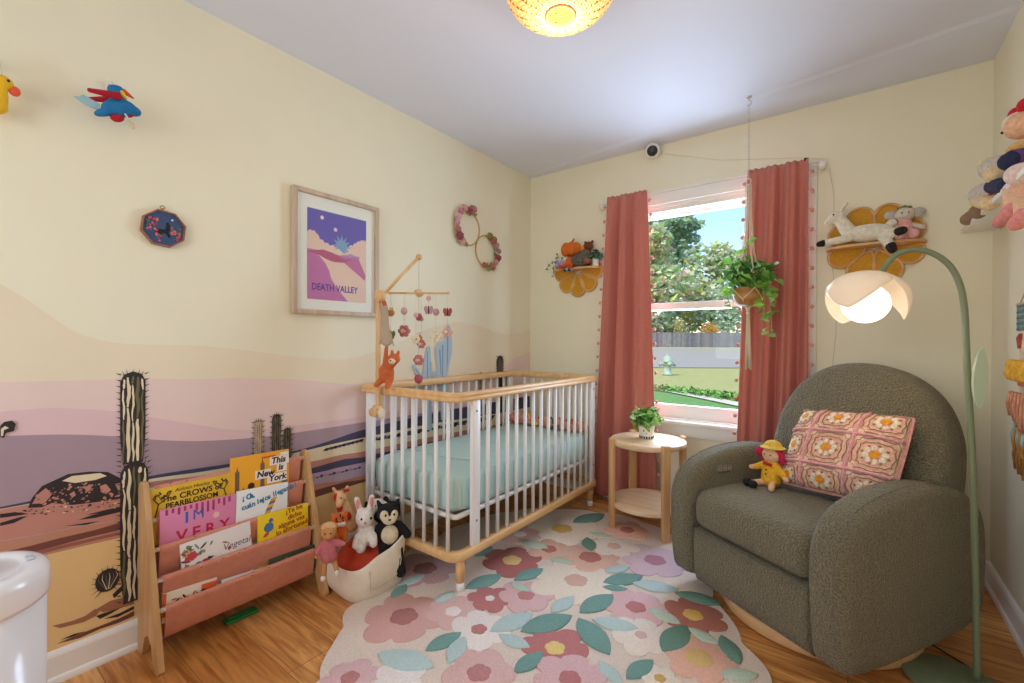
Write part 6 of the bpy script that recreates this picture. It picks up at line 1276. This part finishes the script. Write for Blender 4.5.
# board fence across the street
fm = [M('fence_%d' % i, c, .9, var=.15, scale=3) for i, c in enumerate([(112, 108, 116), (98, 96, 104), (126, 120, 122)])]
fc_ = thing('board_fence', 'long grey weathered board fence across the street', 'fence', tuple(far(700, 54))); o = V(fc_.location); r = random.Random(1)
b = MB()
for k in range(120):
    p = far(560+k*2.2, 54); w_ = 2.2/FPX*54*.95
    Tm = Matrix.Translation(p-o) @ Matrix.Rotation(YAW, 4, 'Z'); h_ = 1.75+r.uniform(-.03, .03); b.add([(-w_/2, -.02, 0), (w_/2, -.02, 0), (w_/2, -.02, h_), (-w_/2, -.02, h_), (-w_/2, .02, 0), (w_/2, .02, 0), (w_/2, .02, h_), (-w_/2, .02, h_)], [[0, 1, 2, 3], [5, 4, 7, 6], [3, 2, 6, 7], [1, 5, 6, 2], [4, 0, 3, 7]], fm[r.randrange(3)], False, Tm)
b.build('board_panel', fc_)
b = MB()
for zz in (.4, 1.3): b.tube([far(560, 54.15)-o+V((0, 0, zz)), far(824, 54.15)-o+V((0, 0, zz))], .05, fm[1], 4)
b.build('rail', fc_)
# house behind the fence
hs = thing('far_house', 'pale house with a grey roof beyond the fence at the left of the window', 'house', tuple(far(658, 66)), (0, 0, YAW))
b = MB(); b.span((-5, 0, 0), (3.2, 6, 2.7), M('house_wall', (206, 202, 196), .9)); b.build('wall', hs); b = MB(); b.add([(-5.4, -.5, 2.6), (3.6, -.5, 2.6), (3.6, 6.5, 2.6), (-5.4, 6.5, 2.6), (-4.4, 3, 4.4), (2.6, 3, 4.4)], [[0, 1, 5, 4], [1, 2, 5], [2, 3, 4, 5], [3, 0, 4]], M('house_roof', (150, 148, 152), .9), False); b.build('roof', hs)
for x in (-3, .8): b = MB(); b.span((x-.6, -.06, .9), (x+.6, .02, 2.1), M('house_glass', (90, 100, 112), .2)); b.build('window', hs)
# trees
lfm = {k: M('tree_leaf_'+k, c, .75, trans=.35) for k, c in dict(a=(160, 190, 148), b=(184, 206, 156), c=(206, 220, 164), d=(136, 168, 142), e=(206, 214, 198), p=(236, 186, 194), q=(196, 186, 150), y=(186, 202, 96), o=(230, 160, 70)).items()}  # leaf colours paled towards pastel: distance haze put into the base colour
bark = M('bark', (128, 116, 104), .95, bump=.5, bscale=20)
def tree(name, lab, base, crowns, n, size, keys, seed, trunk=.12, cat='tree', group='trees outside the window'):
    t = thing(name, lab, cat, tuple(base), (0, 0, 0), group); r = random.Random(seed); b = MB()
    for c_, rad in crowns:
        vol = rad[0]*rad[1]*rad[2]
        leaves(b, cloud(c_, rad, int(n), r, .25), size, [lfm[k] for k in keys], r)
    b.build('crown', t); b = MB()
    z_ = crowns[0][0][2]
    b.tube(catmull([(0, 0, -.05), (.05, .02, z_*.4), (0, 0, z_)], 5), [trunk*(1-.5*i/10) for i in range(11)], bark, 8)
    for c_, rad in crowns: b.tube(catmull([(0, 0, z_*.35), (c_[0]*.5, c_[1]*.5, (z_*.4+c_[2])*.5), tuple(c_)], 5), [trunk*.5*(1-.7*i/10) for i in range(11)], bark, 6)
    b.build('trunk', t); return t
def up(px, py, d):  # point at a pixel and distance
    return V((0, 0, HC))+(_F+_R*((px-512)/FPX)-_U*((py-341.5)/FPX))*d
def crown_at(base, px, py, d, rx, rz): p = up(px, py, d)-V(base); return ((p.x, p.y, p.z), (rx, rx, rz))
def big(name, lab, px, d, crowns, n, size, keys, seed):
    bb = far(px, d); k = d/FPX
    return tree(name, lab, bb, [crown_at(bb, x, y, d+dd, rx*k, rz*k) for x, y, rx, rz, dd in crowns], n, size, keys, seed, .3)
big('flowering_tree', 'loose green tree with pink blossom at the left of the view outside the window', 652, 60, [(650, 262, 20, 30, 0), (668, 285, 22, 24, -2), (640, 290, 22, 28, 0), (655, 240, 14, 14, -2)], 620, .85, 'abbccyep', 31)
big('dark_tree', 'tall dark green tree rising behind the pink flowering tree', 668, 78, [(655, 228, 24, 16, 0), (680, 226, 20, 10, 0), (684, 250, 18, 22, 2), (660, 255, 24, 24, 0)], 520, .95, 'dadab', 32)
big('pale_tree', 'pale grey green bushy tree filling the middle of the view outside the window', 712, 62, [(705, 275, 24, 34, 0), (722, 262, 14, 18, -2), (696, 300, 22, 22, -2), (728, 290, 26, 28, 0)], 700, .75, 'ebeqbcye', 33)
big('right_tree', 'grey green tree behind the hanging planter and the right curtain', 758, 60, [(748, 282, 22, 36, 0), (766, 262, 24, 40, 0), (780, 290, 24, 36, 0)], 600, .8, 'eabeqd', 34)
for i, (px, d, rx, rz, zpx, ky, lab) in enumerate(((650, 60, 3.4, 2.2, 318, 'dabe', 'bushy green tree over the fence at the left edge of the view'), (680, 62, 3.0, 2.0, 321, 'ababo', 'green and amber tree over the middle of the fence'), (712, 61, 3.6, 2.4, 318, 'daab', 'dark leafy tree over the fence below the sash rail'), (742, 63, 3.4, 2.3, 319, 'dabd', 'deep green tree over the right end of the fence'), (775, 60, 3.2, 2.6, 316, 'dabe', 'green tree over the fence behind the right curtain'), (620, 61, 3.4, 2.6, 316, 'dabe', 'green tree over the fence behind the left curtain'))):
    bb = far(px, d); tree('fence_tree', lab, bb, [crown_at(bb, px, zpx, d, rx, rz)], 700, .55, ky, 40+i, .25)
sb = far(711, 55.5); tree('orange_shrub', 'small orange leaved tree peeping over the far fence', sb, [((0, 0, 2.2), (1.1, .6, .75))], 260, .26, 'oooy', 60, .06, 'shrub', 'shrubs over the fence')
sb = far(679, 55.5); tree('amber_shrub', 'thin amber tree peeping over the far fence left of the orange one', sb, [((0, 0, 2.4), (.7, .6, 1.1))], 240, .24, 'oqyc', 61, .06, 'shrub', 'shrubs over the fence')
